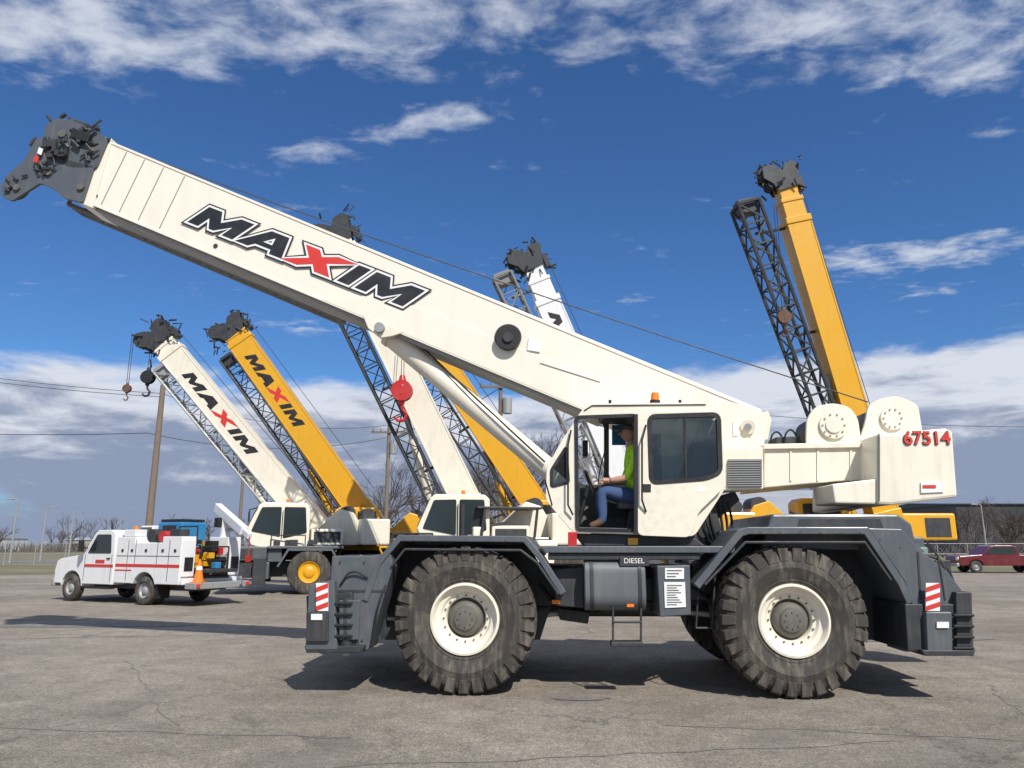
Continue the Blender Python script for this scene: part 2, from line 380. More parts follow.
P("rear_body_seam",[(917,552),(919,552),(922,600),(920,600)],-.008,-.003,GREY2,0)
P("rear_cross_body",[(905,548),(948,574),(960,592),(958,645),(905,645)],.5,2.75,GREY)
P("rear_far_body",[(868,540),(918,552),(950,590),(950,640),(900,640)],2.75,3.25,GREY)
P("rear_outrigger_box",[(905,604),(970,604),(972,651),(908,651)],-.06,3.3,GREY2)
P("rear_outrigger_housing",[(926,612),(952,612),(953,653),(928,653)],-.14,.3,GREY)
P("rear_outrigger_face",[(956,592),(972,592),(974,652),(957,652)],-.10,.3,GREY2)
P("rear_jack_foot",[(922,650),(976,650),(974,656),(924,656)],-.15,.25,GREY2)
for i in range(4): P(f"rear_grab_{i}",[(954,614+i*11),(975,614+i*11),(975,617+i*11),(954,617+i*11)],-.16,-.10,BLACK)
P("rear_id_plate",[(937,622),(949,622),(949,628),(937,628)],-.16,-.145,WDEC,0)
stripes("rear",926,583,940,611,-.10)
mb=MB(); mb.path([L3(905,575,.02),L3(905,548,.02),L3(940,560,.02),L3(957,590,.02)],.014)
mb.path([L3(945,600,.0),L3(938,556,.0),L3(925,540,.0)],.012); mb.path([L3(958,592,.1),L3(950,572,.1),L3(940,560,.1)],.012); mb.obj("rear_handrail",GREY2)
bo=MB()
for px,py in [(410+i*19,541) for i in range(6)]+[(760+i*20,533) for i in range(6)]+[(340,562),(364,562),(345,640),(362,640),(880,540),(900,548),(950,600)]:
    a=L3(px,py,-.002); bo.tube(a,(a.x,.01,a.z),.012,n=6)
bo.obj("fender_bolts",GREY2)
# ---- turntable & superstructure
T("turntable_ring",L3(672,550,1.62),L3(672,532,1.62),.72,GREY2,n=40)
P("turret_base",[(590,520),(715,506),(722,530),(700,540),(600,540)],.95,2.4,GREY2)
SID=[(600,500),(660,440),(700,392),(716,397),(766,413),(768,423),(764,446),(764,489),(730,490),(700,504),(640,510)]
P("turret_side_near",SID,1.14,1.2,CREAM)
P("turret_side_far",SID,2.08,2.14,CREAM)
P("turret_lower_casting",[(640,506),(705,503),(735,491),(740,500),(715,522),(700,538),(640,538)],1.2,2.08,GREY2)
P("turret_rear_box",[(722,447),(763,447),(764,489),(724,491)],.7,1.14,CREAM,.02)
P("turret_grille",[(728,459),(762,459),(762,487),(728,487)],.67,.695,MESHM,.004)
mb=MB()
for i in range(12):
    y=460.5+i*2.3; mb.box((L3(728,y,.66)+L3(762,y,.66))/2,(L3(762,y,.66)-L3(728,y,.66)).x,.012,.012)
mb.obj("grille_slats",LGREY,False)
T("boom_pivot_pin",L3(748,427,1.05),L3(748,427,1.14),.05,LGREY)
T("boom_pivot_boss",L3(748,427,1.09),L3(748,427,1.14),.10,CREAM)
P("turret_label",[(733,422),(738,422),(738,436),(733,436)],1.125,1.137,WDEC,0)
P("winch_frame_beam",[(764,447),(880,445),(880,480),(838,481),(764,488)],.95,2.3,CREAM,.015)
P("beam_flange",[(764,444),(880,442),(880,447),(764,449)],.9,2.35,CREAM,.006)
for i,px in enumerate((790,817,850)):
    P(f"beam_rib_{i}",[(px,450),(px+2,450),(px+2,481),(px,481)],.935,.948,CREAM,0)
def disc(name,px,py,d0,d1,rpx,mat,n=32):
    c=L3(px,py,d0); r=abs(L(px+rpx,py,d0)[0]-c.x); return T(name,c,(c.x,d1,c.z),r,mat,n=n)
WP=rpoly([(806,446),(807,418),(816,406),(834,403),(850,407),(858,418),(862,446)],6)
P("winch_plate_near_a",WP,1.0,1.05,CREAM,.006); P("winch_plate_far_a",WP,2.1,2.15,CREAM,.006)
disc("winch_cap_a",834,425,.96,1.0,14,CREAM); disc("winch_cap_ring_a",834,425,.94,.96,8,CREAM); disc("winch_drum_a",834,424,1.06,2.1,15,GREY2)
WP2=rpoly([(858,446),(866,420),(868,405),(882,398),(898,396),(918,404),(922,428),(924,446)],6)
P("winch_plate_near_b",WP2,1.0,1.05,CREAM,.006); P("winch_plate_far_b",WP2,2.1,2.15,CREAM,.006)
disc("winch_cap_b",893,418,.96,1.0,12,CREAM); disc("winch_drum_b",893,418,1.06,2.1,16,GREY2)
bo=MB()
for (cx,cy,rr) in((834,425,11),(893,418,9)):
    for i in range(10):
        t=2*math.pi*i/10; a=L3(cx+rr*math.cos(t),cy+rr*math.sin(t),.945); bo.tube(a,(a.x,.97,a.z),.013,n=6)
bo.obj("winch_bolts",LGREY)
for i,(px,py) in enumerate(((770,434),(784,432),(868,436))):
    hose(f"winch_hose_{i}",[L3(px,446,1.2),L3(px+3,py,1.15),L3(px+10,py,1.25),L3(px+14,446,1.3)],.013,BLACK)
P("winch_valve_block",[(776,437),(800,436),(802,446),(776,446)],1.2,1.6,GREY2,.01)
P("small_winch_bracket",[(757,418),(768,410),(772,420),(768,440),(760,440)],1.3,1.8,CREAM)
# counterweight
P("counterweight",[(877,434),(946,428),(953,431),(958,497),(892,505),(877,504)],.4,2.85,CREAM,.035)
P("counterweight_toe",[(832,484),(876,479),(876,504),(835,503)],.42,1.15,CREAM,.02)
P("counterweight_seam",[(878,434),(880,434),(880,501),(878,501)],.388,.396,LINING,0)
P("counterweight_label",[(921,482),(944,482),(944,492),(921,493)],.380,.388,WDEC,0)
P("counterweight_label_line",[(923,485),(936,485),(936,488),(923,488)],.372,.377,REDT,0)
c=L3(927,438.5,.38)
text("fleet_number_outline","67514",Matrix.Translation((c.x,.386,c.z))@STD,.235,BDEC,.001,.0085)
text("fleet_number","67514",Matrix.Translation((c.x,.378,c.z))@STD,.235,REDT,.001,.003)
# ---- cab
CO=rpoly([(583,409),(592,404),(706,403),(723,413),(725,488),(694,536),(573,532),(546,500),(547,468),(562,441)],5)
tri=rpoly([(552,470),(566,448),(568,482),(552,486)],2)
door=rpoly([(576,417),(636,415),(636,531),(577,530)],4)
win=rpoly([(650,417),(718,415),(720,472),(706,478),(652,482)],6)
plate("cab_side_near",CO,[tri,door,win],.35,.39,CREAM,.006)
plate("cab_side_far",CO,[tri,rpoly([(576,417),(636,415),(636,485),(577,485)],4),win],1.32,1.36,CREAM,.006)
plate("cab_quarter_glass",tri,[],.36,.366,GLASS); plate("quarter_glass_seal",poff(tri,2),[poff(tri,-1)],.335,.348,BDEC)
plate("sliding_door",rpoly([(637,412),(722,411),(724,487),(698,512),(690,537),(638,535)],6),[poff(win,1)],.27,.33,CREAM,.006)
plate("door_window_seal",poff(win,3),[poff(win,-1.5)],.258,.268,BDEC)
plate("door_glass",win,[],.29,.296,GLASS)
P("door_glass_divider",[(684,417),(686,417),(687,479),(685,479)],.262,.285,BDEC,0)
plate("door_opening_seal",poff(door,1.5),[poff(door,-2)],.325,.345,BDEC)
P("door_edge",[(634,414),(638,414),(638,534),(634,534)],.255,.33,BDEC,.003)
mb=MB(); mb.path([L3(646,425,.25),L3(642,440,.2),L3(642,500,.2),L3(646,512,.25)],.012); mb.path([L3(571,430,.3),L3(568,445,.27),L3(568,505,.27),L3(573,515,.3)],.012)
mb.obj("grab_handles",BLACK)
P("door_latch",[(643,484),(651,484),(651,492),(643,492)],.255,.268,BDEC,.003)
P("door_notice",[(697,487),(706,487),(706,492),(697,492)],.262,.268,WDEC,0)
band("cab_roof",[(586,409),(594,405),(704,405),(720,413)],.36,1.34,.03,CREAM)
band("cab_rear_wall",[(722,415),(723,488)],.39,1.32,.03,CREAM)
band("cab_rear_lower",[(723,488),(693,534)],.39,1.32,.03,CREAM)
band("cab_front_lower",[(574,530),(548,500)],.39,1.32,.03,CREAM)
band("cab_floor",[(573,530),(694,533)],.39,1.32,-.04,GREY2)
band("windshield",[(548,499),(549,469),(564,441),(584,411)],.39,1.32,.006,GLASS,0)
band("roof_gasket",[(584,410),(592,405),(706,404)],.33,.35,.012,BDEC,0)
P("cab_control_panel",[(552,498),(566,490),(570,500),(576,529),(572,529)],.5,1.25,GREY2)
P("cab_rear_lining",[(704,420),(718,420),(718,486),(690,525),(668,525)],.6,1.3,LINING)
P("seat_back",[(651,450),(661,448),(664,500),(652,503)],.62,1.06,LINING,.03)
P("seat_headrest",[(653,434),(661,433),(662,447),(654,448)],.72,.96,BLACK,.02)
P("seat_cushion",[(618,501),(660,499),(660,508),(619,509)],.6,1.08,LINING,.03)
P("seat_base",[(630,509),(654,509),(658,529),(626,529)],.68,1.02,GREY2)
P("seat_console",[(612,488),(636,486),(636,492),(616,495)],1.08,1.16,YEL,.01)
T("joystick",L3(609,488,1.12),L3(607,477,1.12),.014,BLACK)
T("steering_column",L3(578,526,.85),L3(588,486,.85),.03,BLACK)
sw=L3(590,483,.85); lathe("steering_wheel",[(.17,0),(.18,.012),(.19,0),(.18,-.012),(.17,0)],(0,0,0),BLACK,28).matrix_local=Matrix.Translation(sw)@Matrix.Rotation(math.radians(70),4,'Y')@Matrix.Rotation(math.radians(90),4,'X')
P("cab_overhead_console",[(600,410),(640,410),(640,418),(602,417)],.6,1.2,GREY2)
P("cab_monitor",[(583,440),(588,440),(588,456),(583,456)],.95,1.2,BDEC)
P("cab_notice",[(612,425),(626,425),(626,445),(612,445)],1.28,1.30,BLUE,0)
P("cab_far_pillar",[(604,416),(609,416),(609,488),(604,488)],1.28,1.31,LINING,0)
P("cab_far_lower_lining",[(580,488),(700,488),(690,528),(580,528)],1.28,1.31,LINING,0)
hose("cab_cable",[L3(600,412,1.0),L3(606,440,.95),L3(600,470,1.05),L3(596,500,1.1)],.008,BLACK)
hose("wiper",[L3(556,500,.7),L3(549,470,.7),L3(560,446,.7)],.007,BLACK)
T("beacon_base",L3(655,403,.8),L3(655,400.5,.8),.07,BLACK); T("beacon",L3(655,401,.8),L3(655,393,.8),.06,ORANGE,.05)
mb=MB()
for px in(610,680): mb.tube(L3(px,404,.5),L3(px,400,.5),.02)
mb.tube(L3(552,505,.33),L3(545,480,.1),.01); mb.obj("cab_roof_bolts",BLACK)
P("cab_support",[(575,533),(692,536),(705,546),(585,546)],.45,1.3,GREY2)
P("cab_underframe_light",[(628,538),(638,538),(638,545),(628,545)],.4,.45,YEL,0)
P("tail_marker",[(568,532),(577,532),(577,550),(568,550)],.3,.36,RED,.005)
for i in range(7):
    hose(f"turret_hose_{i}",[L3(698+i*5,502,1.0),L3(702+i*5,524,.85+.04*i),L3(712+i*3,546,1.0)],.018,BLACK)
# ---- boom
BY0,BY1=1.3,1.95
def top(x): return 140+.4145*(x-108)
def bot(x): return 200+.4175*(x-80)
P("boom_base_section",[(106,top(106)),(762,top(762)-2),(764,428),(735,440),(640,bot(640)),(360,bot(360)),(83,bot(83))],BY0,BY1,CREAMB,.03)
P("boom_collar",[(98,top(98)-1),(112,top(112)-3),(92,bot(92)+3),(76,bot(76)+3)],BY0-.035,BY1+.035,CREAMB,.012)
def xs(f,x):
    a=Vector((x,top(x))); b=Vector((x-29,bot(x-29))); p=a.lerp(b,f); return (p.x,p.y)
for i,x in enumerate((128,146,165,186)):
    a,b=xs(.06,x),xs(.94,x); P(f"boom_panel_seam_{i}",[a,(a[0]+.8,a[1]+.3),(b[0]+.8,b[1]+.3),b],BY0-.004,BY0-.001,MESHM,0)
P("boom_top_plate",[xs(0,106),xs(0,740),xs(.035,740),xs(.035,106)],BY0-.012,BY0,CREAMB,.003)
P("boom_bottom_plate",[xs(.96,106),xs(.96,620),xs(1.0,620),xs(1.0,106)],BY0-.012,BY0,CREAMB,.003)
P("boom_underside_flange",[(80,bot(80)+1),(600,bot(600)+1),(600,bot(600)+4),(80,bot(80)+4)],BY0+.06,BY1-.06,LGREY,.004)
P("boom_reinforcement",[xs(.55,400),xs(.5,640),xs(.98,640),xs(.98,350)],BY0-.016,BY0-.001,CREAMB,.004)
for i,x in enumerate((120,240)): 
    c_=xs(.85,x); disc(f"boom_grease_point_{i}",c_[0],c_[1],BY0-.012,BY0,2.2,GREY2)
disc("hose_reel",508,337,BY0-.13,BY0-.03,12.5,BLACK); disc("hose_reel_hub",508,337,BY0-.16,BY0-.13,5,GREY2); disc("hose_reel_flange",508,337,BY0-.03,BY0-.017,13.5,GREY2)
P("boom_notice",[(529,337),(543,341),(540,352),(527,350)],BY0-.025,BY0-.018,WDEC,0)
a=L3(187,222,BY0-.02); b=L3(416,312,BY0-.02); d=(b-a); upv=Vector((-d.z,0,d.x)).normalized()
lettering("boom",a,d,upv,d.length,{'X':REDT,'fill':BDEC},[(.052,BDEC),(.028,WDEC),(-.004,'fill')],hgt=.36)
# boom head
hp=[(108,139),(96,168),(72,168),(58,163),(50,154),(40,150),(46,124),(58,118),(78,120)]
for i,d in enumerate((1.22,1.93)): P(f"boom_head_plate_{i}",rpoly(hp,4),d,d+.06,GREY,.006)
hp2=[(94,166),(82,203),(64,198),(52,188),(40,183),(26,192),(12,201),(2,197),(0,186),(8,174),(24,160),(36,138),(50,136),(62,158)]
for i,d in enumerate((1.22,1.5,1.82)): P(f"boom_nose_plate_{i}",rpoly(hp2,3),d,d+.05,GREY,.006)
P("boom_head_core",[(104,145),(84,200),(60,190),(44,172),(46,146),(60,130)],1.29,1.80,GREY2,.01)
for i,d in enumerate((1.28,1.38,1.58,1.70)):
    disc(f"nose_sheave_{i}",16,187,d,d+.06,12,GREY2); disc(f"top_sheave_{i}",62,133,d,d+.06,13,GREY2); disc(f"mid_sheave_{i}",40,162,d,d+.06,11,BLACK)
    disc(f"nose_sheave_hub_{i}",16,187,d-.01,d+.07,4,HUBG)
for i,(px,py,r) in enumerate(((16,187,3),(62,133,4),(48,172,3),(80,186,3.5),(92,150,3))): disc(f"head_pin_{i}",px,py,1.18,1.3,r,HUBG)
rg=random.Random(3); mb=MB()
for a_,b_,r_ in (((52,122),(48,116),.03),((60,118),(66,114),.03),((75,121),(88,126),.035),((84,127),(98,128),.04),((98,128),(98,138),.03),((100,138),(110,140),.03),((36,138),(30,146),.03),((70,118),(80,130),.03)):
    mb.tube(L3(*a_,1.25),L3(*b_,1.25),r_); mb.tube(L3(*a_,1.8),L3(*b_,1.8),r_)
for i in range(34):
    px=rg.uniform(40,96); py=120+ (96-px)*.45+rg.uniform(0,34); q=L3(px,py,rg.uniform(1.14,1.2))
    mb.tube(q,q+Vector((rg.uniform(-.16,.16),rg.uniform(-.02,.02),rg.uniform(-.14,.14))),rg.uniform(.01,.03),n=6)
for i in range(8):
    px=rg.uniform(46,92); py=122+(92-px)*.4+rg.uniform(4,30); q=L3(px,py,1.16); mb.box(q,rg.uniform(.06,.16),.06,rg.uniform(.05,.12))
for i in range(12):
    px=rg.uniform(8,44); py=186-(px-8)*.8+rg.uniform(-4,8); q=L3(px,py,1.19); mb.tube(q,q+Vector((rg.uniform(-.1,.1),0,rg.uniform(-.12,.12))),rg.uniform(.01,.025),n=6)
mb.obj("head_brackets",GREY2,False)
for i,(x0,y0) in enumerate(((39,147),(35,155))):
    P(f"head_reflector_{i}",[(x0,y0),(x0+4,y0+2),(x0+2,y0+8),(x0-2,y0+6)],1.165,1.175,REDT if i else WDEC,0)
P("head_light_box",[(72,127),(90,134),(87,142),(70,137)],1.13,1.22,BLACK,.01)
# stowed lattice jib on far side of the boom
mb=MB(); lattice(mb,L3(82,199,2.25),L3(345,309,2.25),.42,.42,.42,.42,12,.035,.018); mb.obj("stowed_jib",MESHM)
P("jib_bracket",[(330,296),(345,302),(345,315),(330,309)],1.95,2.4,CREAMB,.01)
# lift cylinder
c0=L3(378,326,1.62); c1=L3(600,512,1.62); cm=c0.lerp(c1,.06)
T("lift_cylinder_barrel",cm,c1,.155,CREAM,n=28); T("lift_cylinder_rod",c0,cm,.11,LGREY); T("lift_cylinder_gland",cm-(c1-c0)*.008,cm+(c1-c0)*.01,.172,CREAM,n=28)
for i,d in enumerate((1.28,1.92)): P(f"cylinder_lug_{i}",[(362,bot(362)-4),(405,bot(405)-4),(392,336),(380,338),(368,328)],d,d+.06,CREAM,.006)
disc("cylinder_pin",379,327,1.2,2.05,5,LGREY)
hose("cylinder_hose",[L3(420,345,1.5),L3(480,402,1.42),L3(545,462,1.42)],.014,BLACK)
mb=MB()
A=L3(70,128,1.5); Bb=L3(868,402,1.4); pts=[]
for i in range(13):
    t=i/12; p=A.lerp(Bb,t); p.z-=.10*4*t*(1-t); pts.append(p)
mb.path(pts,.0095,5)
mb.obj("hoist_rope",GREY2)
mb=MB(); mb.path([L3(540,363,1.28),L3(600,382,1.28)],.008); mb.obj("boom_pipe",LGREY)

# ---- operator (sits in the seat, facing the windshield)
def person():
    d=.72
    J={'pelvis':(L3(642,497,d),.14),'belly':(L3(639,484,d),.155),'chest':(L3(635,466,d),.18),'neckb':(L3(633,451,d),.085),'neck':(L3(631,445,d),.058),'headb':(L3(630,439,d),.075)}
    E=[('pelvis','belly','shirt'),('belly','chest','shirt'),('chest','neckb','shirt'),('neckb','neck','skin'),('neck','headb','skin')]
    for s,o in(('n',-.1),('f',.1)):
        J['hip'+s]=(L3(636,498,d)+Vector((0,o,0)),.115); J['knee'+s]=(L3(600,491,d)+Vector((0,o*1.8,0)),.09)
        J['ank'+s]=(L3(602,522,d)+Vector((0,o*1.8,0)),.062); J['toe'+s]=(L3(588,527,d)+Vector((0,o*2.0,0)),.042)
        J['sh'+s]=(L3(636,456,d)+Vector((0,o*1.9,0)),.08); J['el'+s]=(L3(625,480,d)+Vector((0,o*2.4,0)),.056); J['wr'+s]=(L3(608,482,d)+Vector((0,o*2.3,0)),.034)
        E+=[('pelvis','hip'+s,'jean'),('hip'+s,'knee'+s,'jean'),('knee'+s,'ank'+s,'jean'),('ank'+s,'toe'+s,'boot'),('neckb','sh'+s,'shirt'),('sh'+s,'el'+s,'shirt'),('el'+s,'wr'+s,'skin')]
    keys=list(J); me=bpy.data.meshes.new("operator_body"); me.from_pydata([tuple(J[k][0]) for k in keys],[(keys.index(a),keys.index(b)) for a,b,_ in E],[])
    o=bpy.data.objects.new("operator_tmp",me); scene.collection.objects.link(o)
    o.modifiers.new("s",'SKIN'); 
    for i,k in enumerate(keys):
        me.skin_vertices[0].data[i].radius=(J[k][1],)*2; me.skin_vertices[0].data[i].use_root=(k=='pelvis')
    ss=o.modifiers.new("d",'SUBSURF'); ss.levels=2; ss.render_levels=2
    dg=bpy.context.evaluated_depsgraph_get(); ev=o.evaluated_get(dg); nm=bpy.data.meshes.new_from_object(ev)
    nm.materials.clear()
    for m in(HIVIS,SKIN,JEANS,BOOT): nm.materials.append(m)
    idx={'shirt':0,'skin':1,'jean':2,'boot':3}
    for p in nm.polygons:
        p.use_smooth=True; best=9;bi=0
        for a,b,l in E:
            A=J[a][0];Bv=J[b][0];t=max(0,min(1,(p.center-A).dot(Bv-A)/((Bv-A).length_squared))); q=(p.center-(A+(Bv-A)*t)).length-J[a][1]*(1-t)-J[b][1]*t
            if q<best: best=q;bi=idx[l]
        p.material_index=bi
    bpy.data.objects.remove(o); link(bpy.data.objects.new("body",nm))
    hc=L3(628,433,d)
    bm=bmesh.new(); bmesh.ops.create_uvsphere(bm,u_segments=20,v_segments=14,radius=.1)
    for v in bm.verts:
        v.co.z*=1.22; v.co.y*=.82
        if v.co.z<-.06: v.co.y*=.8
    bmesh.ops.translate(bm,verts=bm.verts,vec=hc); 
    for f in bm.faces:f.smooth=True
    hm=bpy.data.meshes.new("head"); bm.to_mesh(hm); bm.free(); hm.materials.append(SKIN); link(bpy.data.objects.new("head",hm))
    mb=MB(); mb.tube(hc+Vector((-.095,0,.01)),hc+Vector((-.125,0,-.025)),.01,.018,8)
    for s in(-1,1): mb.tube(hc+Vector((.01,s*.078,.0)),hc+Vector((.01,s*.092,.0)),.03,.024,10)
    mb.tube(hc+Vector((-.09,-.028,-.055)),hc+Vector((-.09,.028,-.055)),.009,n=6)
    mb.obj("nose_ears_mouth",SKIN)
    mb=MB()
    for s in(-1,1): mb.tube(hc+Vector((-.088,s*.03,.012)),hc+Vector((-.097,s*.03,.012)),.011,n=8)
    mb.obj("eyes",BLACK)
    bm=bmesh.new(); bmesh.ops.create_uvsphere(bm,u_segments=20,v_segments=12,radius=.108)
    bmesh.ops.delete(bm,geom=[v for v in bm.verts if v.co.z<.02],context='VERTS')
    for v in bm.verts: v.co.z*=1.2; v.co.y*=.88; v.co+=hc
    for f in bm.faces: f.smooth=True
    hm=bpy.data.meshes.new("cap"); bm.to_mesh(hm); bm.free(); hm.materials.append(LINING); link(bpy.data.objects.new("cap",hm))
    m=MB(); m.box(hc+Vector((-.13,0,.03)),.1,.14,.012); m.obj("cap_brim",LINING,bevel=.004)
    m=MB()
    for s in('n','f'):
        w=J['wr'+s][0]; m.tube(w,w+Vector((-.08,0,.0)),.035,.038,8)
        for i,l in enumerate((.06,.07,.068,.05)):
            y=-.028+.019*i; p=w+Vector((-.08,y,.008)); q=p+Vector((-l*.6,0,-.01)); r=q+Vector((-l*.2,0,-l*.5)); m.tube(p,q,.009,n=6); m.tube(q,r,.0085,.007,n=6)
        p=w+Vector((-.02,-.03,.0)); m.tube(p,p+Vector((-.04,-.025,-.01)),.011,.009,n=6)
    m.obj("hands",SKIN)
root("crane_operator",F0); person()

# ================================================================== BACKGROUND CRANES
def bg_body(yaw,col,hub,deckcol,nose=0):
    global XF
    XF=Matrix.Rotation(math.radians(yaw),4,'Z')
    B("carrier_frame",-3.6,3.6,-.65,.65,.6,1.15,GREY2,.03)
    for s in(-1,1):
        y0,y1=(-1.5,-.75) if s<0 else (.75,1.5)
        for nm,x in(("front",-2.0),("rear",2.0)):
            prism(f"fender_{nm}_{'n' if s<0 else 'f'}",band_pts([(x-1.15,1.0),(x-.8,1.62),(x+.8,1.62),(x+1.15,1.0)],.08),y0,y1,deckcol,.01)
            small_wheel(f"{nm}_{'n' if s<0 else 'f'}",x,s*1.5,.78,.78,.6,s<0,hub,.5)
    B("front_outrigger",-3.9,-3.4,-1.5,1.5,.55,1.15,GREY,.03); B("rear_outrigger",3.4,3.9,-1.5,1.5,.55,1.15,GREY,.03)
    B("front_deck",-3.5,-.8,-1.45,1.45,1.62,1.72,deckcol,.02); B("front_cabinet",-3.5,-3.0,-1.3,1.3,1.15,1.62,deckcol,.03)
    if nose:
        B("front_platform",-3.9-nose,-3.52,-1.4,1.4,1.2,1.7,GREY,.04); B("front_platform_base",-3.9-nose,-3.92,-1.3,1.3,.6,1.19,GREY2,.04); B("front_platform_panel",-3.7-nose,-4.0,-1.415,-1.402,1.28,1.6,GREY2,0)
    B("engine_hood",1.0,3.6,-1.0,1.0,1.2,2.0,deckcol,.05)
    B("mid_tank",-.7,.8,-1.4,-.8,.75,1.4,GREY,.06); B("mid_box",-.7,.8,.8,1.4,.75,1.4,GREY,.04)
    for s in(-1,1):
        B(f"outrigger_jack_{s}",-3.95,-3.5,s*1.55-.12,s*1.55+.12,.35,1.3,GREY2,.02)
        B(f"headlamp_{s}",-3.53,-3.5,s*1.0-.12,s*1.0+.12,1.3,1.45,WDEC,.01)
        B(f"outrigger_jack_r{s}",3.5,3.95,s*1.55-.12,s*1.55+.12,.35,1.3,GREY2,.02)
    m=MB()
    for y in(-1.3,1.3):
        m.path([(-3.4,y,1.7),(-3.4,y,2.1),(-2.2,y,2.1),(-2.2,y,1.7)],.02)
    m.obj("deck_rail",GREY2)
    m=MB()
    for q in range(14):
        x=random.uniform(-3.3,-1.9);y=random.uniform(-1.2,.2); m.box((x,y,1.72+.12),random.uniform(.1,.4),random.uniform(.1,.3),random.uniform(.12,.28))
    m.obj("deck_fittings",GREY2,False)
def bg_upper(yaw,col,cw=None,upoff=(0,0),tray=False):
    global XF
    XF=Matrix.Translation((upoff[0],upoff[1],0))@Matrix.Rotation(math.radians(yaw),4,'Z'); cw=cw or col
    T("turntable",(0,0,1.2),(0,0,1.75),.75,GREY2,n=30)
    prism("turret",[(-.7,1.75),(2.4,1.75),(2.6,2.2),(2.1,3.0),(1.6,3.15),(.9,2.5),(-.6,2.2)],-.5,.5,col,.03)
    B("counterweight",2.3,3.4,-1.3,1.3,1.75,2.75,cw,.06)
    if tray: B("auxiliary_winch_housing",-4.3,-2.3,-.6,.6,1.9,2.75,col,.06); B("housing_vent",-4.1,-3.3,.602,.615,2.0,2.6,GREY2,0)
    B("side_cabinet",.4,1.6,-1.2,-.55,1.75,2.35,col,.03); B("side_cabinet_vent",.5,1.5,-1.215,-1.203,1.85,2.25,GREY2,0)
    T("winch_drum",(1.9,-.45,3.0),(1.9,.45,3.0),.28,GREY2)
    T("winch_drum_2",(2.7,-.45,2.95),(2.7,.45,2.95),.25,GREY2)
    cab=[(-1.75,1.75),(-1.95,2.25),(-1.55,3.2),(-1.4,3.3),(.15,3.3),(.3,3.15),(.3,1.7),(-1.4,1.65)]
    prism("cab",cab,-1.45,-.62,col,.04)
    prism("cab_window_near",rpoly([(-1.78,2.25),(-1.45,3.12),(-.75,3.14),(-.75,2.05)],.06),-1.475,-1.455,DGLASS,0)
    prism("cab_door_window",rpoly([(-.65,2.0),(-.65,3.14),(.12,3.14),(.2,2.2)],.06),-1.475,-1.455,DGLASS,0)
    prism("cab_front_window",band_pts([(-1.92,2.32),(-1.57,3.17)],-.02),-1.38,-.68,DGLASS,0)
    prism("cab_far_window",rpoly([(-1.72,2.25),(-1.42,3.12),(.1,3.12),(.1,2.3)],.06),-.615,-.6,DGLASS,0)
    T("beacon",(-.5,-1,3.31),(-.5,-1,3.45),.06,ORANGE)
    m=MB(); m.path([(-1.6,-1.5,3.1),(-1.9,-1.75,3.0),(-1.9,-1.75,2.6)],.02); m.box((-1.9,-1.78,2.75),.06,.2,.35); m.path([(-.7,-1.5,2.0),(-.7,-1.52,3.0)],.015); m.obj("mirror",BLACK)
    hose("turret_hose",[(-.2,.55,1.9),(.4,.75,2.5),(1.0,.6,2.8)],.04,BLACK)
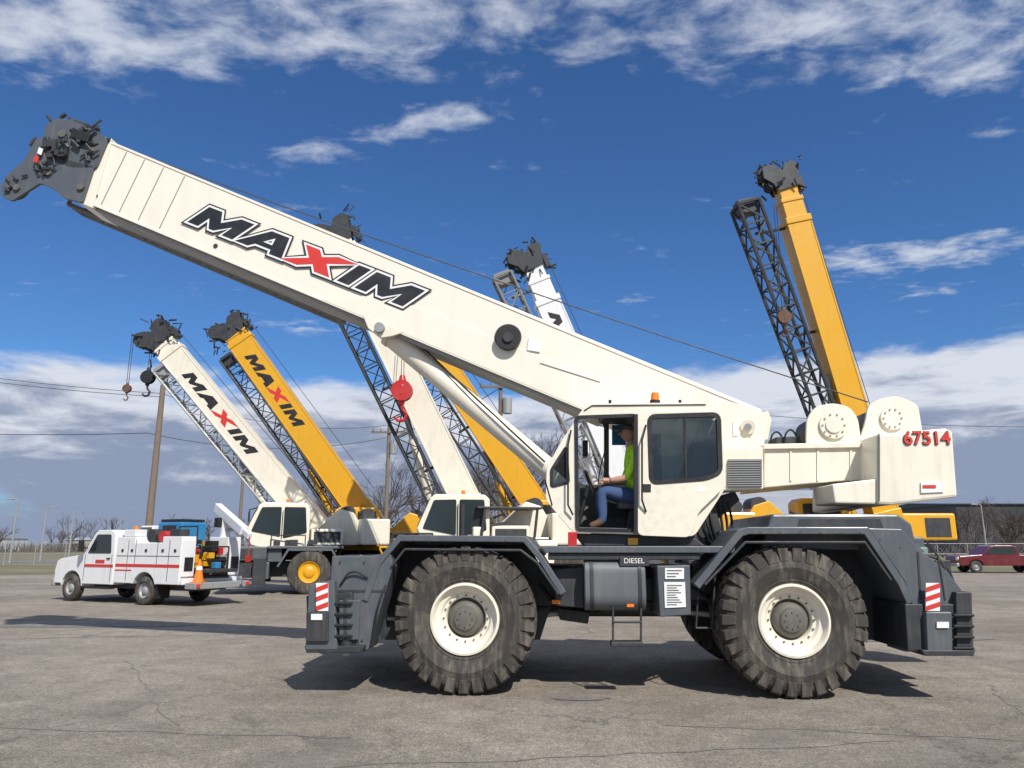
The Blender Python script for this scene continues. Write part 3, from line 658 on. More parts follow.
def bg_boom(base,tip,col,hw,jibcol,wid=.62,ext=.6,txt=True,jib=True,tf=(.18,.62),jgap=.25,jdiv=0,jlen=.93,jw=.62,jr=.045):
    global XF
    XF=Matrix.Identity(4)
    base=Vector(base);tip=Vector(tip);d=(tip-base).normalized(); y=Vector((0,1,0)); y=(y-d*y.dot(d)).normalized(); u=d.cross(y)
    under=u if u.x<0 else -u
    Lg=(tip-base).length
    def obx(name,t0,t1,h,w,mat,off=0,bev=.02,yo=0):
        m=MB(); c=base+d*(t0+t1)/2+under*off+y*yo; m.box(c,t1-t0,w,h,(d,y,under)); return m.obj(name,mat,False,bev)
    obx("boom_base_section",-.5,Lg-ext*2,hw,wid,col)
    obx("boom_mid_section",Lg-ext*2,Lg-ext,hw*.88,wid*.88,col); obx("boom_tip_section",Lg-ext,Lg,hw*.78,wid*.78,col)
    obx("boom_collar",Lg-ext*2-.2,Lg-ext*2+.02,hw*1.08,wid*1.12,col); obx("boom_collar_2",Lg-ext-.12,Lg-ext+.02,hw*.96,wid*.98,col)
    obx("boom_edge_top",-.3,Lg-ext*2-.25,.05,wid+.03,col,-hw*.48,.005); obx("boom_edge_bottom",-.3,Lg-ext*2-.25,.05,wid+.03,col,hw*.48,.005)
    for i,o in enumerate((-wid*.45,0,wid*.45)):
        m=MB(); pts=[(-.35,-.42),(-.45,.42),(-.1,.55),(.2,.85),(.55,.8),(.72,.55),(.6,.3),(.35,.05),(.62,-.1),(.7,-.4),(.5,-.62),(.1,-.5)]
        k=len(m.v)
        for w in(-.03,.03):
            for a,b in pts: m.v.append(tuple(base+d*(Lg+a*.85)+under*b*.85*hw/.8+y*(o+w)))
        n=len(pts); m.f.append(tuple(range(n))); m.f.append(tuple(range(n,2*n))[::-1]); m.f+= [(q,(q+1)%n,n+(q+1)%n,n+q) for q in range(n)]
        m.obj(f"head_plate_{i}",GREY2,False)
    m=MB()
    for (a,b,r) in((.38,.5,.22),(.4,-.34,.19),(-.05,.45,.16)):
        for o in(-.24,-.1,.06,.2):
            c=base+d*(Lg+a)+under*b*hw/.8+y*o; m.tube(c,c+y*.06,r,n=18)
    for q in range(44):
        a=random.uniform(-.6,.75);b=random.uniform(-.65,.85);c=base+d*(Lg+a)+under*b*hw/.8+y*random.uniform(-.45,.3)
        m.tube(c,c+(d*random.uniform(-.32,.32)+under*random.uniform(-.3,.3)+y*random.uniform(-.15,.15)),random.uniform(.015,.045),n=6)
    m.box(base+d*(Lg-.2)+under*(-.5*hw/.8),.5,.4,.16,(d,y,under)); m.obj("head_sheaves",GREY2)
    m=MB(); p0=base+d*(Lg*.42)+under*hw*.5; p1=base+under*1.25-d*.4; m.tube(p0.lerp(p1,.3),p1,.15,n=16); m.obj("lift_cylinder",col)
    m=MB(); m.tube(p0,p0.lerp(p1,.3),.1,n=12); m.obj("lift_cylinder_rod",LGREY)
    if jib:
        m=MB(); off=hw*.5+jgap+jw*.45
        a=base+d*.6+under*off-y*.1; b=base+d*(Lg*jlen)+under*(off+jdiv)-y*.1
        lattice(m,a,b,jw*.8,jw*.8,jw,jw,int((b-a).length/jw),jr,jr*.55)
        for t in(.15,.55,.9):
            c=a.lerp(b,t); m.tube(c,base+d*((c-base).dot(d))+under*hw*.4,.05,n=6)
        m.obj("stowed_jib",jibcol)
        obj=MB(); c=b; obj.box(c-d*.1,.5,jw*.7,jw*.9,(d,y,under)); obj.obj("jib_head",jibcol,False,.03)
    m=MB(); m.tube(base+d*Lg-under*(hw*.75)+y*.1,base+d*(.5)-under*(hw*.9)+y*.1,.013,n=5); m.obj("hoist_rope",GREY2)
    obx("boom_foot",-.9,.3,hw*1.1,wid*1.25,col)
    if txt:
        xd=-d; up=-under
        t0=Lg*(1-tf[0]); t1=Lg*(1-tf[1]); hh=hw*.42
        if xd.cross(up).y>0: up=under
        org=base+d*t0 - up*hh/2 + (xd.cross(up))*(wid/2)
        lettering("boom",org,xd,up,t0-t1,{'X':REDT,'fill':BDEC},[(.0,'fill')],hgt=hh)
def WP3(px,py,D):
    f=Frame(0,D,0); x,z=f.loc(px,py,0); return Vector((x,D,z))
def bg_crane(bpx,tpx,D,Dt,col,byaw,uyaw,hw,hub,jibcol,bodyoff=(0,0),deck=None,cw=None,upoff=(0,0),tray=False,nose=0,**kw):
    base=WP3(*bpx,D); tip=WP3(*tpx,Dt)
    e=root("rough_terrain_crane",None,(base.x+bodyoff[0],base.y+bodyoff[1],0))
    bg_body(byaw,col,hub,deck or GREY,nose); bg_upper(uyaw,col,cw,upoff,tray)
    o=Vector(e.location); bg_boom(base-o,tip-o,col,hw,jibcol,**kw); return e
bg_crane((303,512),(160,338),29.5,28.5,CREAM,14,22,.95,YEL,LGREY,bodyoff=(2.35,.4),upoff=(-2.6,-.2),nose=1.2,ext=.35,tf=(.2,.68),jgap=.0,jlen=.88,jw=.5)
bg_crane((362,512),(233,330),33,32.5,YEL,25,12,1.1,YEL,GREY2,bodyoff=(1.6,.3),upoff=(-1.2,0),deck=YEL,cw=YEL,ext=.3,tf=(.14,.55),jgap=.05,jlen=.9)
bg_crane((470,508),(338,236),25,24,CREAM,10,8,.95,CREAM,GREY2,bodyoff=(.9,0),upoff=(-.7,0),ext=.5,txt=False,jgap=.15,jlen=.8)
bg_crane((552,530),(420,330),28,27.5,YEL,10,5,.95,YEL,GREY2,bodyoff=(1.6,0),upoff=(-1.2,0),ext=.4,txt=False,jgap=.15)
bg_crane((632,500),(530,262),27,26.5,WHITE,5,5,.9,CREAM,MESHM,bodyoff=(0,1),ext=.8,tf=(.22,.72),jgap=.1,jdiv=.35,jlen=.98,jw=.7)
bg_crane((884,520),(783,182),24,23.5,YEL,0,180,.82,YEL,GREY2,bodyoff=(-2.5,.8),upoff=(.6,0),tray=True,ext=.7,txt=False,jgap=.05,jdiv=.75,jlen=.95,jw=.74,jr=.06)

# hook blocks hanging from the background crane heads
def hook(name,px,py,topy,D,mat,s=1):
    c=WP3(px,py,D); t=WP3(px,topy,D)
    root(name,None,tuple(c)); m=MB()
    for y in(-.09,.05): m.tube((0,y*s,.02*s),(0,(y+.04)*s,.02*s),.2*s,n=20)
    m.tube((0,-.06*s,.05*s),(0,.06*s,.05*s),.16*s,n=18); m.tube((0,0,.1*s),(0,0,.32*s),.1*s,.05*s,12); m.tube((0,0,-.24*s),(0,0,-.05*s),.05*s,.1*s,12)
    pts=[(0,0,-.2*s),(.02*s,0,-.34*s),(.1*s,0,-.42*s),(.06*s,0,-.54*s),(-.05*s,0,-.56*s),(-.12*s,0,-.48*s)]
    m.path(pts,.03*s,6); m.obj("hook_body",mat,bevel=0)
    m=MB(); m.tube((-.04,0,.3*s),(-.04,0,t.z-c.z),.012,n=5); m.tube((.04,0,.3*s),(.04,0,t.z-c.z),.012,n=5); m.obj("rope",GREY2)
hook("crane_hook_block",127,389,335,28.5,RUST,.8)
hook("crane_hook_block",148,378,335,28.5,BLACK,1.3)
hook("crane_hook_block",402,392,330,23.5,RED,1.7)
hook("crane_hook_block",784,318,205,23.0,RUST,1.1)

# ================================================================== SERVICE TRUCK
ax=WP3(67,601,24.7)
FT=Frame(ax.x,24.7,-28); root("service_truck",FT)
def arc(cx,r,n=8,a0=180,a1=0):
    return [(cx+r*math.cos(math.radians(a0+(a1-a0)*i/n)),.42+r*math.sin(math.radians(a0+(a1-a0)*i/n))) for i in range(n+1)]
for nm,x in(("front",0),("rear",3.6)):
    small_wheel(nm+"_near",x,.02,.42,.42,.27,True,LGREY); small_wheel(nm+"_far",x,2.2,.42,.42,.27,False,LGREY)
small_wheel("rear_inner",3.6,.31,.42,.42,.27,True,LGREY)
prism("cab_body",[(-.9,.55),(-.93,.95),(-.85,1.25),(-.7,1.32),(.35,1.45),(.5,1.5)]+[(.98,2.12),(1.15,2.22),(1.8,2.22),(1.98,2.12),(2.05,1.45),(2.05,.55),(.55,.55)]+arc(0,.53,a0=5,a1=175)+[(-.55,.55)],.05,2.15,WHITE,.05)
prism("side_window",rpoly([(.72,1.5),(1.12,2.08),(1.8,2.08),(1.88,1.5)],.06),.035,.048,DGLASS,0)
prism("windshield",band_pts([(.52,1.53),(.96,2.09)],-.015),.18,2.02,DGLASS,0)
prism("rear_window",band_pts([(2.06,1.5),(1.99,2.05)],.015),.3,1.9,DGLASS,0)
prism("door_seam",[(1.93,.65),(1.945,.65),(1.945,1.45),(1.93,1.45)],.04,.048,LINING,0); prism("door_seam_front",[(.6,.65),(.615,.65),(.615,1.45),(.6,1.45)],.04,.048,LINING,0)
B("door_handle",1.7,1.86,.02,.048,1.32,1.36,BLACK,.005)
B("grille",-.96,-.92,.5,1.7,.78,1.2,BDEC,.01); B("bumper",-1.05,-.87,.02,2.18,.45,.7,LGREY,.04)
for y in(.12,1.78): B(f"headlight_{y}",-.96,-.88,y,y+.3,.92,1.2,WDEC,.02)
B("mirror",.62,.72,-.25,-.1,1.55,1.9,BLACK,.02); B("mirror_far",.62,.72,2.3,2.45,1.55,1.9,BLACK,.02)
m=MB(); m.tube((.7,.06,1.65),(.67,-.12,1.7),.015); m.obj("mirror_arm",BLACK)
B("chassis",-.7,5.2,.5,1.7,.42,.62,GREY2,.02); B("running_board",.7,2.0,-.02,.2,.42,.48,BLACK,.01)
for tg,ya,yb in(("near",0,.5),("far",1.7,2.2)):
    prism("service_body_"+tg,[(2.2,.62)]+[(2.2,2.0),(3.05,2.0),(3.05,1.82),(4.3,1.82),(4.3,2.0),(5.15,2.0),(5.15,.62),(4.2,.62)]+arc(3.6,.54,a0=20,a1=160)+[(3.0,.62)],ya,yb,WHITE,.02)
B("bed_floor",2.2,5.3,.5,1.7,.75,.85,GREY2,.01); B("bed_front",2.2,2.3,.5,1.7,.85,2.05,WHITE,.02)
for i,x in enumerate((2.75,3.1,4.1,4.62)): prism(f"compartment_seam_{i}",[(x,.7 if i in(0,3) else 1.1),(x+.02,.7 if i in(0,3) else 1.1),(x+.02,1.9),(x,1.9)],-.008,-.002,LINING,0)
B("compartment_seam_h",2.25,5.1,-.008,-.002,1.42,1.438,LINING,0)
B("red_stripe",2.22,5.13,-.006,-.001,1.10,1.19,REDT,0); B("red_stripe_lower",2.22,3.0,-.006,-.001,.98,1.02,REDT,0); B("red_stripe_cab",.62,2.04,.036,.046,1.08,1.16,REDT,0)
for i,x in enumerate((2.5,2.95,3.6,4.35,4.9)): B(f"latch_{i}",x-.05,x+.05,-.02,-.009,1.55,1.63,BDEC,.004)
B("door_logo",1.15,1.6,.036,.046,1.2,1.3,REDT,0)
B("tailboard",5.2,5.3,.0,2.2,.62,.8,WHITE,.02); B("rear_bumper",5.3,5.75,.1,2.1,.5,.68,LGREY,.02)
B("rear_cabinet_a",5.17,5.2,.04,.46,.85,1.9,WHITE,.01); B("rear_cabinet_b",5.17,5.2,1.74,2.16,.85,1.9,WHITE,.01)
B("rear_vent_a",5.205,5.21,.1,.4,1.0,1.4,BDEC,0); B("rear_vent_b",5.205,5.21,1.8,2.1,1.0,1.4,BDEC,0)
for y in(.12,1.95): B(f"tail_lamp_{y}",5.76,5.78,y,y+.14,.55,.65,REDT,.005)
B("vise_bench",5.0,5.7,.55,1.65,.95,1.05,GREY2,.02); B("vise",5.4,5.6,.9,1.1,1.06,1.25,BLUE,.02)
B("blue_compressor",3.15,4.25,.65,1.6,1.2,2.45,BLUE,.05); B("compressor_top",3.2,4.2,.7,1.55,2.455,2.54,BLACK,.02); B("compressor_vent",3.4,4.0,.63,.648,2.05,2.35,BDEC,0)
B("welder",2.4,3.0,.6,1.5,1.3,2.35,WHITE,.04); B("welder_panel",2.45,2.95,.585,.598,2.05,2.3,LINING,0); B("box_top",4.45,4.9,.1,.45,2.01,2.22,GREY2,.02)
B("tool_box",2.4,2.95,.05,.45,2.01,2.22,WHITE,.02); T("hose_reel",(3.6,.12,2.03),(3.6,.42,2.03),.2,GREY2); T("hose_reel_red",(4.1,.12,2.0),(4.1,.42,2.0),.17,RED)
T("crane_post",(4.75,1.9,1.9),(4.75,1.9,2.6),.16,WHITE); B("crane_post_motor",4.55,4.75,1.6,1.8,2.3,2.6,BLACK,.02)
m=MB(); dd=Vector((.88,-.30,-.34)).normalized(); yy=dd.cross(Vector((0,0,1))).normalized(); zz=yy.cross(dd)
m.box(Vector((4.35,2.0,2.85))+dd*.85,2.3,.22,.28,(dd,yy,zz)); m.box(Vector((4.35,2.0,2.85))+dd*2.2,.5,.14,.18,(dd,yy,zz)); m.obj("crane_arm",WHITE,False,.02)
T("crane_cylinder",(4.75,1.9,2.2),(5.6,1.62,2.25),.06,LGREY)
m=MB(); e_=Vector((4.35,2.0,2.85))+dd*2.45; m.tube(e_,e_-Vector((0,0,.6)),.012); m.box(e_-Vector((0,0,.65)),.12,.1,.2); m.obj("crane_hook",RED,False)
m=MB(); m.path([(4.3,.55,1.8),(4.3,.55,2.3),(5.1,.55,2.3),(5.1,.55,1.8)],.02); m.path([(5.3,.6,.8),(5.3,.6,1.7),(5.3,1.6,1.7),(5.3,1.6,.8)],.025); m.path([(5.3,.6,1.3),(5.3,1.6,1.3)],.02); m.obj("rear_rack",BLACK)
rg=random.Random(5)
for nm_,mt in(("bed_clutter_dark",BLACK),("bed_clutter_grey",LGREY),("bed_clutter_red",RED),("bed_clutter_yellow",YEL)):
    m=MB()
    for i in range(5 if nm_!="bed_clutter_dark" else 10): m.box((rg.uniform(4.4,5.1),rg.uniform(.6,1.6),rg.uniform(1.0,1.9)),rg.uniform(.1,.35),rg.uniform(.1,.3),rg.uniform(.1,.35))
    m.obj(nm_,mt,False,.01)
T("roof_beacon",(1.5,1.1,2.23),(1.5,1.1,2.36),.07,ORANGE)
B("mud_flap",4.1,4.13,.05,.55,.2,.6,BLACK,.004)

# traffic cone on the truck's rear bumper
cone_loc=Matrix.Translation((FT.ox,FT.oy,0))@Matrix.Rotation(FT.yaw,4,'Z')@Vector((5.52,.38,.68))
root("traffic_cone",None,tuple(cone_loc))
m=MB(); m.tube((0,0,.03),(0,0,.66),.15,.03,20); m.obj("cone",ORANGE); m=MB(); m.box((0,0,.015),.36,.36,.03); m.obj("cone_base",ORANGE,False,.005)
m=MB(); m.tube((0,0,.36),(0,0,.47),.097,.077,20); m.obj("cone_band",WDEC)

# ================================================================== forklift and generator between the cranes
g=WP3(497,560,23)
root("forklift",None,(g.x,24,0)); XF=Matrix.Rotation(math.radians(15),4,'Z')
B("body",-1.0,1.3,-.6,.6,.5,1.7,CREAM,.08); B("counterweight",1.1,1.8,-.65,.65,.4,1.9,CREAM,.1); B("dash",-.9,-.6,-.5,.5,1.7,2.3,CREAM,.05)
m=MB()
for x,y in((-.7,-.55),(-.7,.55),(1.0,-.55),(1.0,.55)): m.tube((x,y,1.6),(x+.15,y,2.85),.045,n=8)
for y in(-.3,.3): m.tube((-1.2,y,.2),(-1.2,y,3.0),.07,n=8)
for z in(.6,1.6,2.6,2.95): m.tube((-1.2,-.35,z),(-1.2,.35,z),.05,n=6)
m.obj("mast_and_posts",GREY2); B("overhead_guard",-.8,1.3,-.62,.62,2.85,2.92,GREY2,.02); B("red_stripe",-.9,1.0,-.615,-.602,1.35,1.55,RED,0)
for i,(x,y) in enumerate(((-.8,-.65),(1.1,-.65))): small_wheel(f"near_{i}",x,y-.1,.42,.42,.3,True,YEL)
for i,(x,y) in enumerate(((-.8,.65),(1.1,.65))): small_wheel(f"far_{i}",x,y+.1,.42,.42,.3,False,YEL)
g=WP3(946,580,20)
root("generator",None,(g.x,22,0)); XF=Matrix.Identity(4)
B("housing",-.55,.4,-.6,.9,.35,1.7,GREEN,.05); B("skid",-.6,.45,-.65,.95,.0,.33,GREY2,.02); B("vent_panel",-.3,.3,-.62,-.602,.6,1.3,GREY2,0); T("exhaust",(.2,.2,1.6),(.2,.2,1.9),.05,RUST)

# ================================================================== red pickup far right
g=WP3(1000,571,50); root("pickup_truck",None,(g.x-.1,50,0),-6)
for nm,x in(("front",-1.75),("rear",1.75)):
    small_wheel(nm+"_near",x,-.95,.38,.38,.25,True,LGREY); small_wheel(nm+"_far",x,.95,.38,.38,.25,False,LGREY)
def arc2(cx,r,a0,a1,n=8): return [(cx+r*math.cos(math.radians(a0+(a1-a0)*i/n)),.38+r*math.sin(math.radians(a0+(a1-a0)*i/n))) for i in range(n+1)]
prism("body",[(-2.75,.45),(-2.8,.85),(-2.7,1.05),(-1.35,1.15),(-.75,1.68),(-.5,1.74),(.55,1.74),(.8,1.68),(.95,1.14),(2.8,1.12),(2.85,.5)]+arc2(1.75,.46,10,170)+arc2(-1.75,.46,10,170),-.95,.95,DKRED,.04)
prism("side_glass",[(-1.15,1.18),(-.7,1.62),(.62,1.62),(.78,1.18)],-.965,-.952,DGLASS,0)
B("bumper_front",-2.95,-2.78,-.95,.95,.4,.62,LGREY,.03); B("bumper_rear",2.83,3.0,-.95,.95,.4,.62,LGREY,.03)
B("headlight",-2.83,-2.74,-.9,-.6,.8,1.0,WDEC,.01)

# ================================================================== poles, wires, lamps
def pole(name,px,pyt,D,r=.15,arm=True):
    b=WP3(px,545,D); t=WP3(px,pyt,D)
    root(name,None,(b.x,D,0)); m=MB()
    m.tube((0,0,0),(0,0,t.z),r,r*.65,12); m.obj("pole",WOOD)
    if arm:
        m=MB(); m.box((0,-.15,t.z-.5),2.2,.1,.12)
        for x in(-1,-.5,.5,1): m.tube((x,-.15,t.z-.44),(x,-.15,t.z-.25),.05,.03,8)
        m.obj("crossarm",WOOD,False); T("transformer",(.35,-.1,t.z-1.9),(.35,-.1,t.z-1.1),.25,LGREY)
    return Vector((b.x,D,t.z))
pa=pole("utility_pole",147,385,42,.22,False)
pb=pole("utility_pole",500,378,38,.15,True)
pc=pole("utility_pole",238,470,70,.18,False); pd=pole("utility_pole",385,425,48,.16,True)
root("overhead_wires"); m=MB()
def wire(a,b,sag,r=.02,n=16):
    a=Vector(a);b=Vector(b);pts=[]
    for i in range(n+1):
        t=i/n;p=a.lerp(b,t);p.z-=sag*4*t*(1-t);pts.append(p)
    m.path(pts,r,4)
wire(WP3(-200,345,42),pa-Vector((0,0,.5)),.4); wire(pa-Vector((0,0,.5)),pd,.9)
wire(WP3(-200,350,42),pa-Vector((0,0,.7)),.4)
wire(WP3(-200,424,42),WP3(147,433,42),.3,.025); wire(WP3(147,433,42),pd-Vector((0,0,.8)),.8,.025)
wire(pd-Vector((0,0,.5)),pb-Vector((0,0,.5)),.5); wire(pb-Vector((0,0,.5)),WP3(1200,420,60),1.2)
m.obj("wires",GREY2)
def lamp(px,pyt,D,dr):
    b=WP3(px,545,D);t=WP3(px,pyt,D); root("street_lamp",None,(b.x,D,0)); m=MB(); m.tube((0,0,0),(0,0,t.z),.11,.07,10)
    m.path([(0,0,t.z),(dr*.25,0,t.z+.1),(dr*.5,0,t.z+.1)],.045); m.obj("mast",LGREY); m=MB(); m.box((dr*.8,0,t.z+.08),.7,.3,.14); m.obj("lamp_head",LGREY,False,.03)
lamp(12,500,75,-1); lamp(42,508,85,1); lamp(70,513,95,1); lamp(986,505,90,-1); lamp(118,520,110,1)

root("chain_link_fence",None,(0,0,0)); m=MB()
for i in range(60):
    x=-75+i*2.6
    m.tube((x,66,0),(x,66,1.9),.035,n=6)
for z in(.1,1.0,1.88): m.tube((-75,66,z),(78,66,z),.02,n=5)
m.obj("posts_and_rails",LGREY)
m=MB()
for i in range(510):
    x=-75+i*.3; m.tube((x,66.03,.1),(x+1.78,66.03,1.88),.006,n=3,cap=False); m.tube((x+1.78,66.04,.1),(x,66.04,1.88),.006,n=3,cap=False)
m.obj("wire_mesh",LGREY,False)

# ================================================================== buildings
def corrug(name,col):
    m,nt,b=newmat(name); tc=nt.nodes.new('ShaderNodeTexCoord'); w=nt.nodes.new('ShaderNodeTexWave'); w.inputs['Scale'].default_value=1.2; w.bands_direction='X'
    nt.links.new(tc.outputs['Object'],w.inputs['Vector']); bp=nt.nodes.new('ShaderNodeBump'); bp.inputs['Strength'].default_value=.8; bp.inputs['Distance'].default_value=.05
    nt.links.new(w.outputs['Fac'],bp.inputs['Height']); nt.links.new(bp.outputs[0],b.inputs['Normal'])
    n=nt.nodes.new('ShaderNodeTexNoise'); n.inputs['Scale'].default_value=.4; nt.links.new(tc.outputs['Object'],n.inputs['Vector'])
    r=nt.nodes.new('ShaderNodeValToRGB'); r.color_ramp.elements[0].color=(*[c*.8 for c in col],1); r.color_ramp.elements[1].color=(*col,1); nt.links.new(n.outputs['Fac'],r.inputs[0]); nt.links.new(r.outputs[0],b.inputs['Base Color'])
    b.inputs['Roughness'].default_value=.5; return m
CW=corrug("white_corrugated_metal",(.62,.64,.64)); CD=corrug("dark_metal_cladding",(.06,.065,.07)); CB=corrug("tan_cladding",(.4,.37,.32)); ROOF=corrug("grey_metal_roof",(.42,.44,.45))
def shed(name,x0,x1,y0,y1,h,rh,wall,roof,doors=2):
    root(name,None,(x0,y0,0)); W_=x1-x0;Dp=y1-y0
    prism("walls",[(0,0),(W_,0),(W_,h),(0,h)],0,Dp,wall,0)
    v=[(-.3,-.4,h+.01),(W_+.3,-.4,h+.01),(W_+.3,Dp/2,h+rh),(-.3,Dp/2,h+rh),(-.3,Dp+.4,h+.01),(W_+.3,Dp+.4,h+.01)]
    mk("roof",v,[(0,1,2,3),(3,2,5,4),(0,3,4),(1,5,2),(0,4,5,1)],roof)
    for i in range(doors):
        a=W_*(i+.5)/doors; B(f"door_{i}",a-1.6,a+1.6,-.06,-.01,0,h*.7,LGREY if i%2 else GREY2,.02)
        B(f"window_{i}",a+2.2,a+3.4,-.05,-.01,h*.4,h*.65,DGLASS,.01)
a=WP3(722,520,45); b=WP3(838,520,45); shed("metal_building",a.x,b.x+3,45,60,3.5,2.0,CW,ROOF,3)
shed("warehouse",-215,-178,250,280,4.0,.8,CW,ROOF,4)
shed("warehouse",-170,-150,290,310,3.6,1.0,CB,ROOF,3)
a=WP3(955,500,130); shed("warehouse",a.x,a.x+60,130,160,8.6,1.0,CD,CD,4)

# ================================================================== trees
def grow(mb,p,d,l,r,lev,maxl,rng):
    q=p+d*l; mb.tube(p,q,r,r*.68,6 if lev<2 else 3,cap=False)
    if lev>=maxl: return
    n=rng.choice((2,3,3)) if lev>0 else 4
    for i in range(n):
        ax=d.orthogonal().normalized(); ax.rotate(Matrix.Rotation(rng.uniform(0,6.28),3,d))
        nd=(d+ax*rng.uniform(.35,.85)+Vector((0,0,.12))).normalized()
        s=q if rng.random()<.6 else p+d*l*rng.uniform(.5,.95)
        grow(mb,s,nd,l*rng.uniform(.62,.85),r*.6,lev+1,maxl,rng)
def tree_into(mb,loc,h,seed,maxl=6):
    rng=random.Random(seed); grow(mb,Vector(loc),Vector((rng.uniform(-.05,.05),0,1)),h*.27,h*.018,0,maxl,rng)
def tree(px,D,pyt,seed):
    b=WP3(px,545,D);t=WP3(px,pyt,D); root("bare_tree",None,(b.x,D,0)); m=MB(); tree_into(m,(0,0,0),t.z*1.0,seed,7); m.obj("trunk_and_branches",BARK,False)
for i,(px,D,pt) in enumerate(((548,58,405),(524,62,415),(505,66,440),(378,65,450),(470,70,440),(615,60,430),(345,75,480),(1010,75,490),(965,80,498))): tree(px,D,pt,20+i)
def row(name,x0,x1,D0,D1,h0,h1,n,seed,ml=5,mat=BARKF):
    rng=random.Random(seed); root(name,None,(0,0,0)); m=MB()
    for i in range(n):
        x=x0+(x1-x0)*(i+rng.random())/n; y=rng.uniform(D0,D1); tree_into(m,(x,y,0),rng.uniform(h0,h1),rng.random(),ml)
    for i in range(n*30):
        x=rng.uniform(x0,x1); y=rng.uniform(D0,D1); h=rng.uniform(.8,3); m.tube((x,y,0),(x+rng.uniform(-1,1),y,h),.12,.02,3,cap=False)
    m.obj("branches",mat,False)
row("distant_tree_row",-230,-60,180,215,7,12,60,1,4)
row("distant_tree_row",-30,40,88,108,9,13,34,2,5)
row("distant_tree_row",60,190,95,128,6,10,70,3,5)

# ================================================================== ground
PAR=None; XF=Matrix.Identity(4)
G,nt,b=newmat("worn_asphalt")
tc=nt.nodes.new('ShaderNodeTexCoord')
def noise(scale,detail=6,rough=.6,vec=None,dist=0):
    n=nt.nodes.new('ShaderNodeTexNoise'); n.inputs['Scale'].default_value=scale; n.inputs['Detail'].default_value=detail; n.inputs['Roughness'].default_value=rough; n.inputs['Distortion'].default_value=dist
    nt.links.new(vec or tc.outputs['Object'],n.inputs['Vector']); return n.outputs['Fac']
def ramp(f,a,b_,c0,c1):
    r=nt.nodes.new('ShaderNodeValToRGB'); r.color_ramp.elements[0].position=a; r.color_ramp.elements[1].position=b_
    r.color_ramp.elements[0].color=(*c0,1); r.color_ramp.elements[1].color=(*c1,1); nt.links.new(f,r.inputs[0]); return r.outputs[0]
def mixc(f,a,b_,mode='MIX'):
    x=nt.nodes.new('ShaderNodeMix'); x.data_type='RGBA'; x.blend_type=mode
    for s,val in(('Factor',f),('A',a),('B',b_)):
        if isinstance(val,(int,float)): x.inputs[s].default_value=val
        elif isinstance(val,tuple): x.inputs[s].default_value=(*val,1)
        else: nt.links.new(val,x.inputs[s])
    return x.outputs['Result']
base=ramp(noise(.22,6,.65),.36,.64,(.265,.230,.185),(.41,.362,.30))
base=mixc(.7,base,ramp(noise(2.2,6,.7),.32,.68,(.55,.55,.55),(1.08,1.08,1.08)),'MULTIPLY')
base=mixc(.8,base,ramp(noise(14,4,.8),.34,.66,(.6,.6,.6),(1.3,1.3,1.28)),'MULTIPLY')
base=mixc(.9,base,ramp(noise(42,3,.85),.35,.66,(.40,.40,.40),(1.5,1.48,1.45)),'MULTIPLY')
base=mixc(ramp(noise(100,1,.5),.60,.70,(0,0,0),(.75,.75,.75)),base,(.56,.52,.46))
base=mixc(ramp(noise(80,1,.5),.60,.70,(0,0,0),(.75,.75,.75)),base,(.10,.092,.082))
base=mixc(ramp(noise(.45,4,.5,dist=1.5),.56,.72,(0,0,0),(.45,.45,.45)),base,(.16,.143,.125))
base=mixc(ramp(noise(5,4,.6),.68,.76,(0,0,0),(.6,.6,.6)),base,(.12,.108,.095))
wn=nt.nodes.new('ShaderNodeTexNoise'); wn.inputs['Scale'].default_value=1.6; wn.inputs['Detail'].default_value=6; wn.inputs['Roughness'].default_value=.7; nt.links.new(tc.outputs['Object'],wn.inputs['Vector'])
va=nt.nodes.new('ShaderNodeVectorMath'); va.operation='MULTIPLY_ADD'; va.inputs[1].default_value=(1.3,1.3,0)
nt.links.new(wn.outputs['Color'],va.inputs[0]); nt.links.new(tc.outputs['Object'],va.inputs[2])
vo=nt.nodes.new('ShaderNodeTexVoronoi'); vo.feature='DISTANCE_TO_EDGE'; vo.inputs['Scale'].default_value=.42; nt.links.new(va.outputs[0],vo.inputs['Vector'])
cr=ramp(vo.outputs['Distance'],.002,.010,(1,1,1),(0,0,0)); crm=mixc(1.0,cr,ramp(noise(.35,2),.42,.58,(0,0,0),(.8,.8,.8)),'MULTIPLY')
base=mixc(crm,base,(.11,.10,.088))
nt.links.new(base,b.inputs['Base Color']); b.inputs['Roughness'].default_value=.92; b.inputs['Specular IOR Level'].default_value=.2
bp=nt.nodes.new('ShaderNodeBump'); bp.inputs['Strength'].default_value=.8; bp.inputs['Distance'].default_value=.015
nt.links.new(noise(45,4,.8),bp.inputs['Height']); nt.links.new(bp.outputs[0],b.inputs['Normal'])
def sheet(name,x0,x1,y0,y1,z,mat):
    return mk(name,[(x0,y0,z),(x1,y0,z),(x1,y1,z),(x0,y1,z)],[(0,1,2,3)],mat)
sheet("parking_lot",-3000,3000,-200,5000,0,G)
GR,nt,b=newmat("dry_grass"); tc=nt.nodes.new('ShaderNodeTexCoord')
c=ramp(noise(.12,6,.7),.35,.65,(.13,.125,.06),(.26,.215,.13)); c=mixc(.5,c,ramp(noise(3,4,.7),.3,.7,(.5,.5,.5),(1.2,1.2,1.2)),'MULTIPLY')
nt.links.new(c,b.inputs['Base Color']); b.inputs['Roughness'].default_value=1
sheet("grass_field",-3000,3000,68,4990,.008,GR)
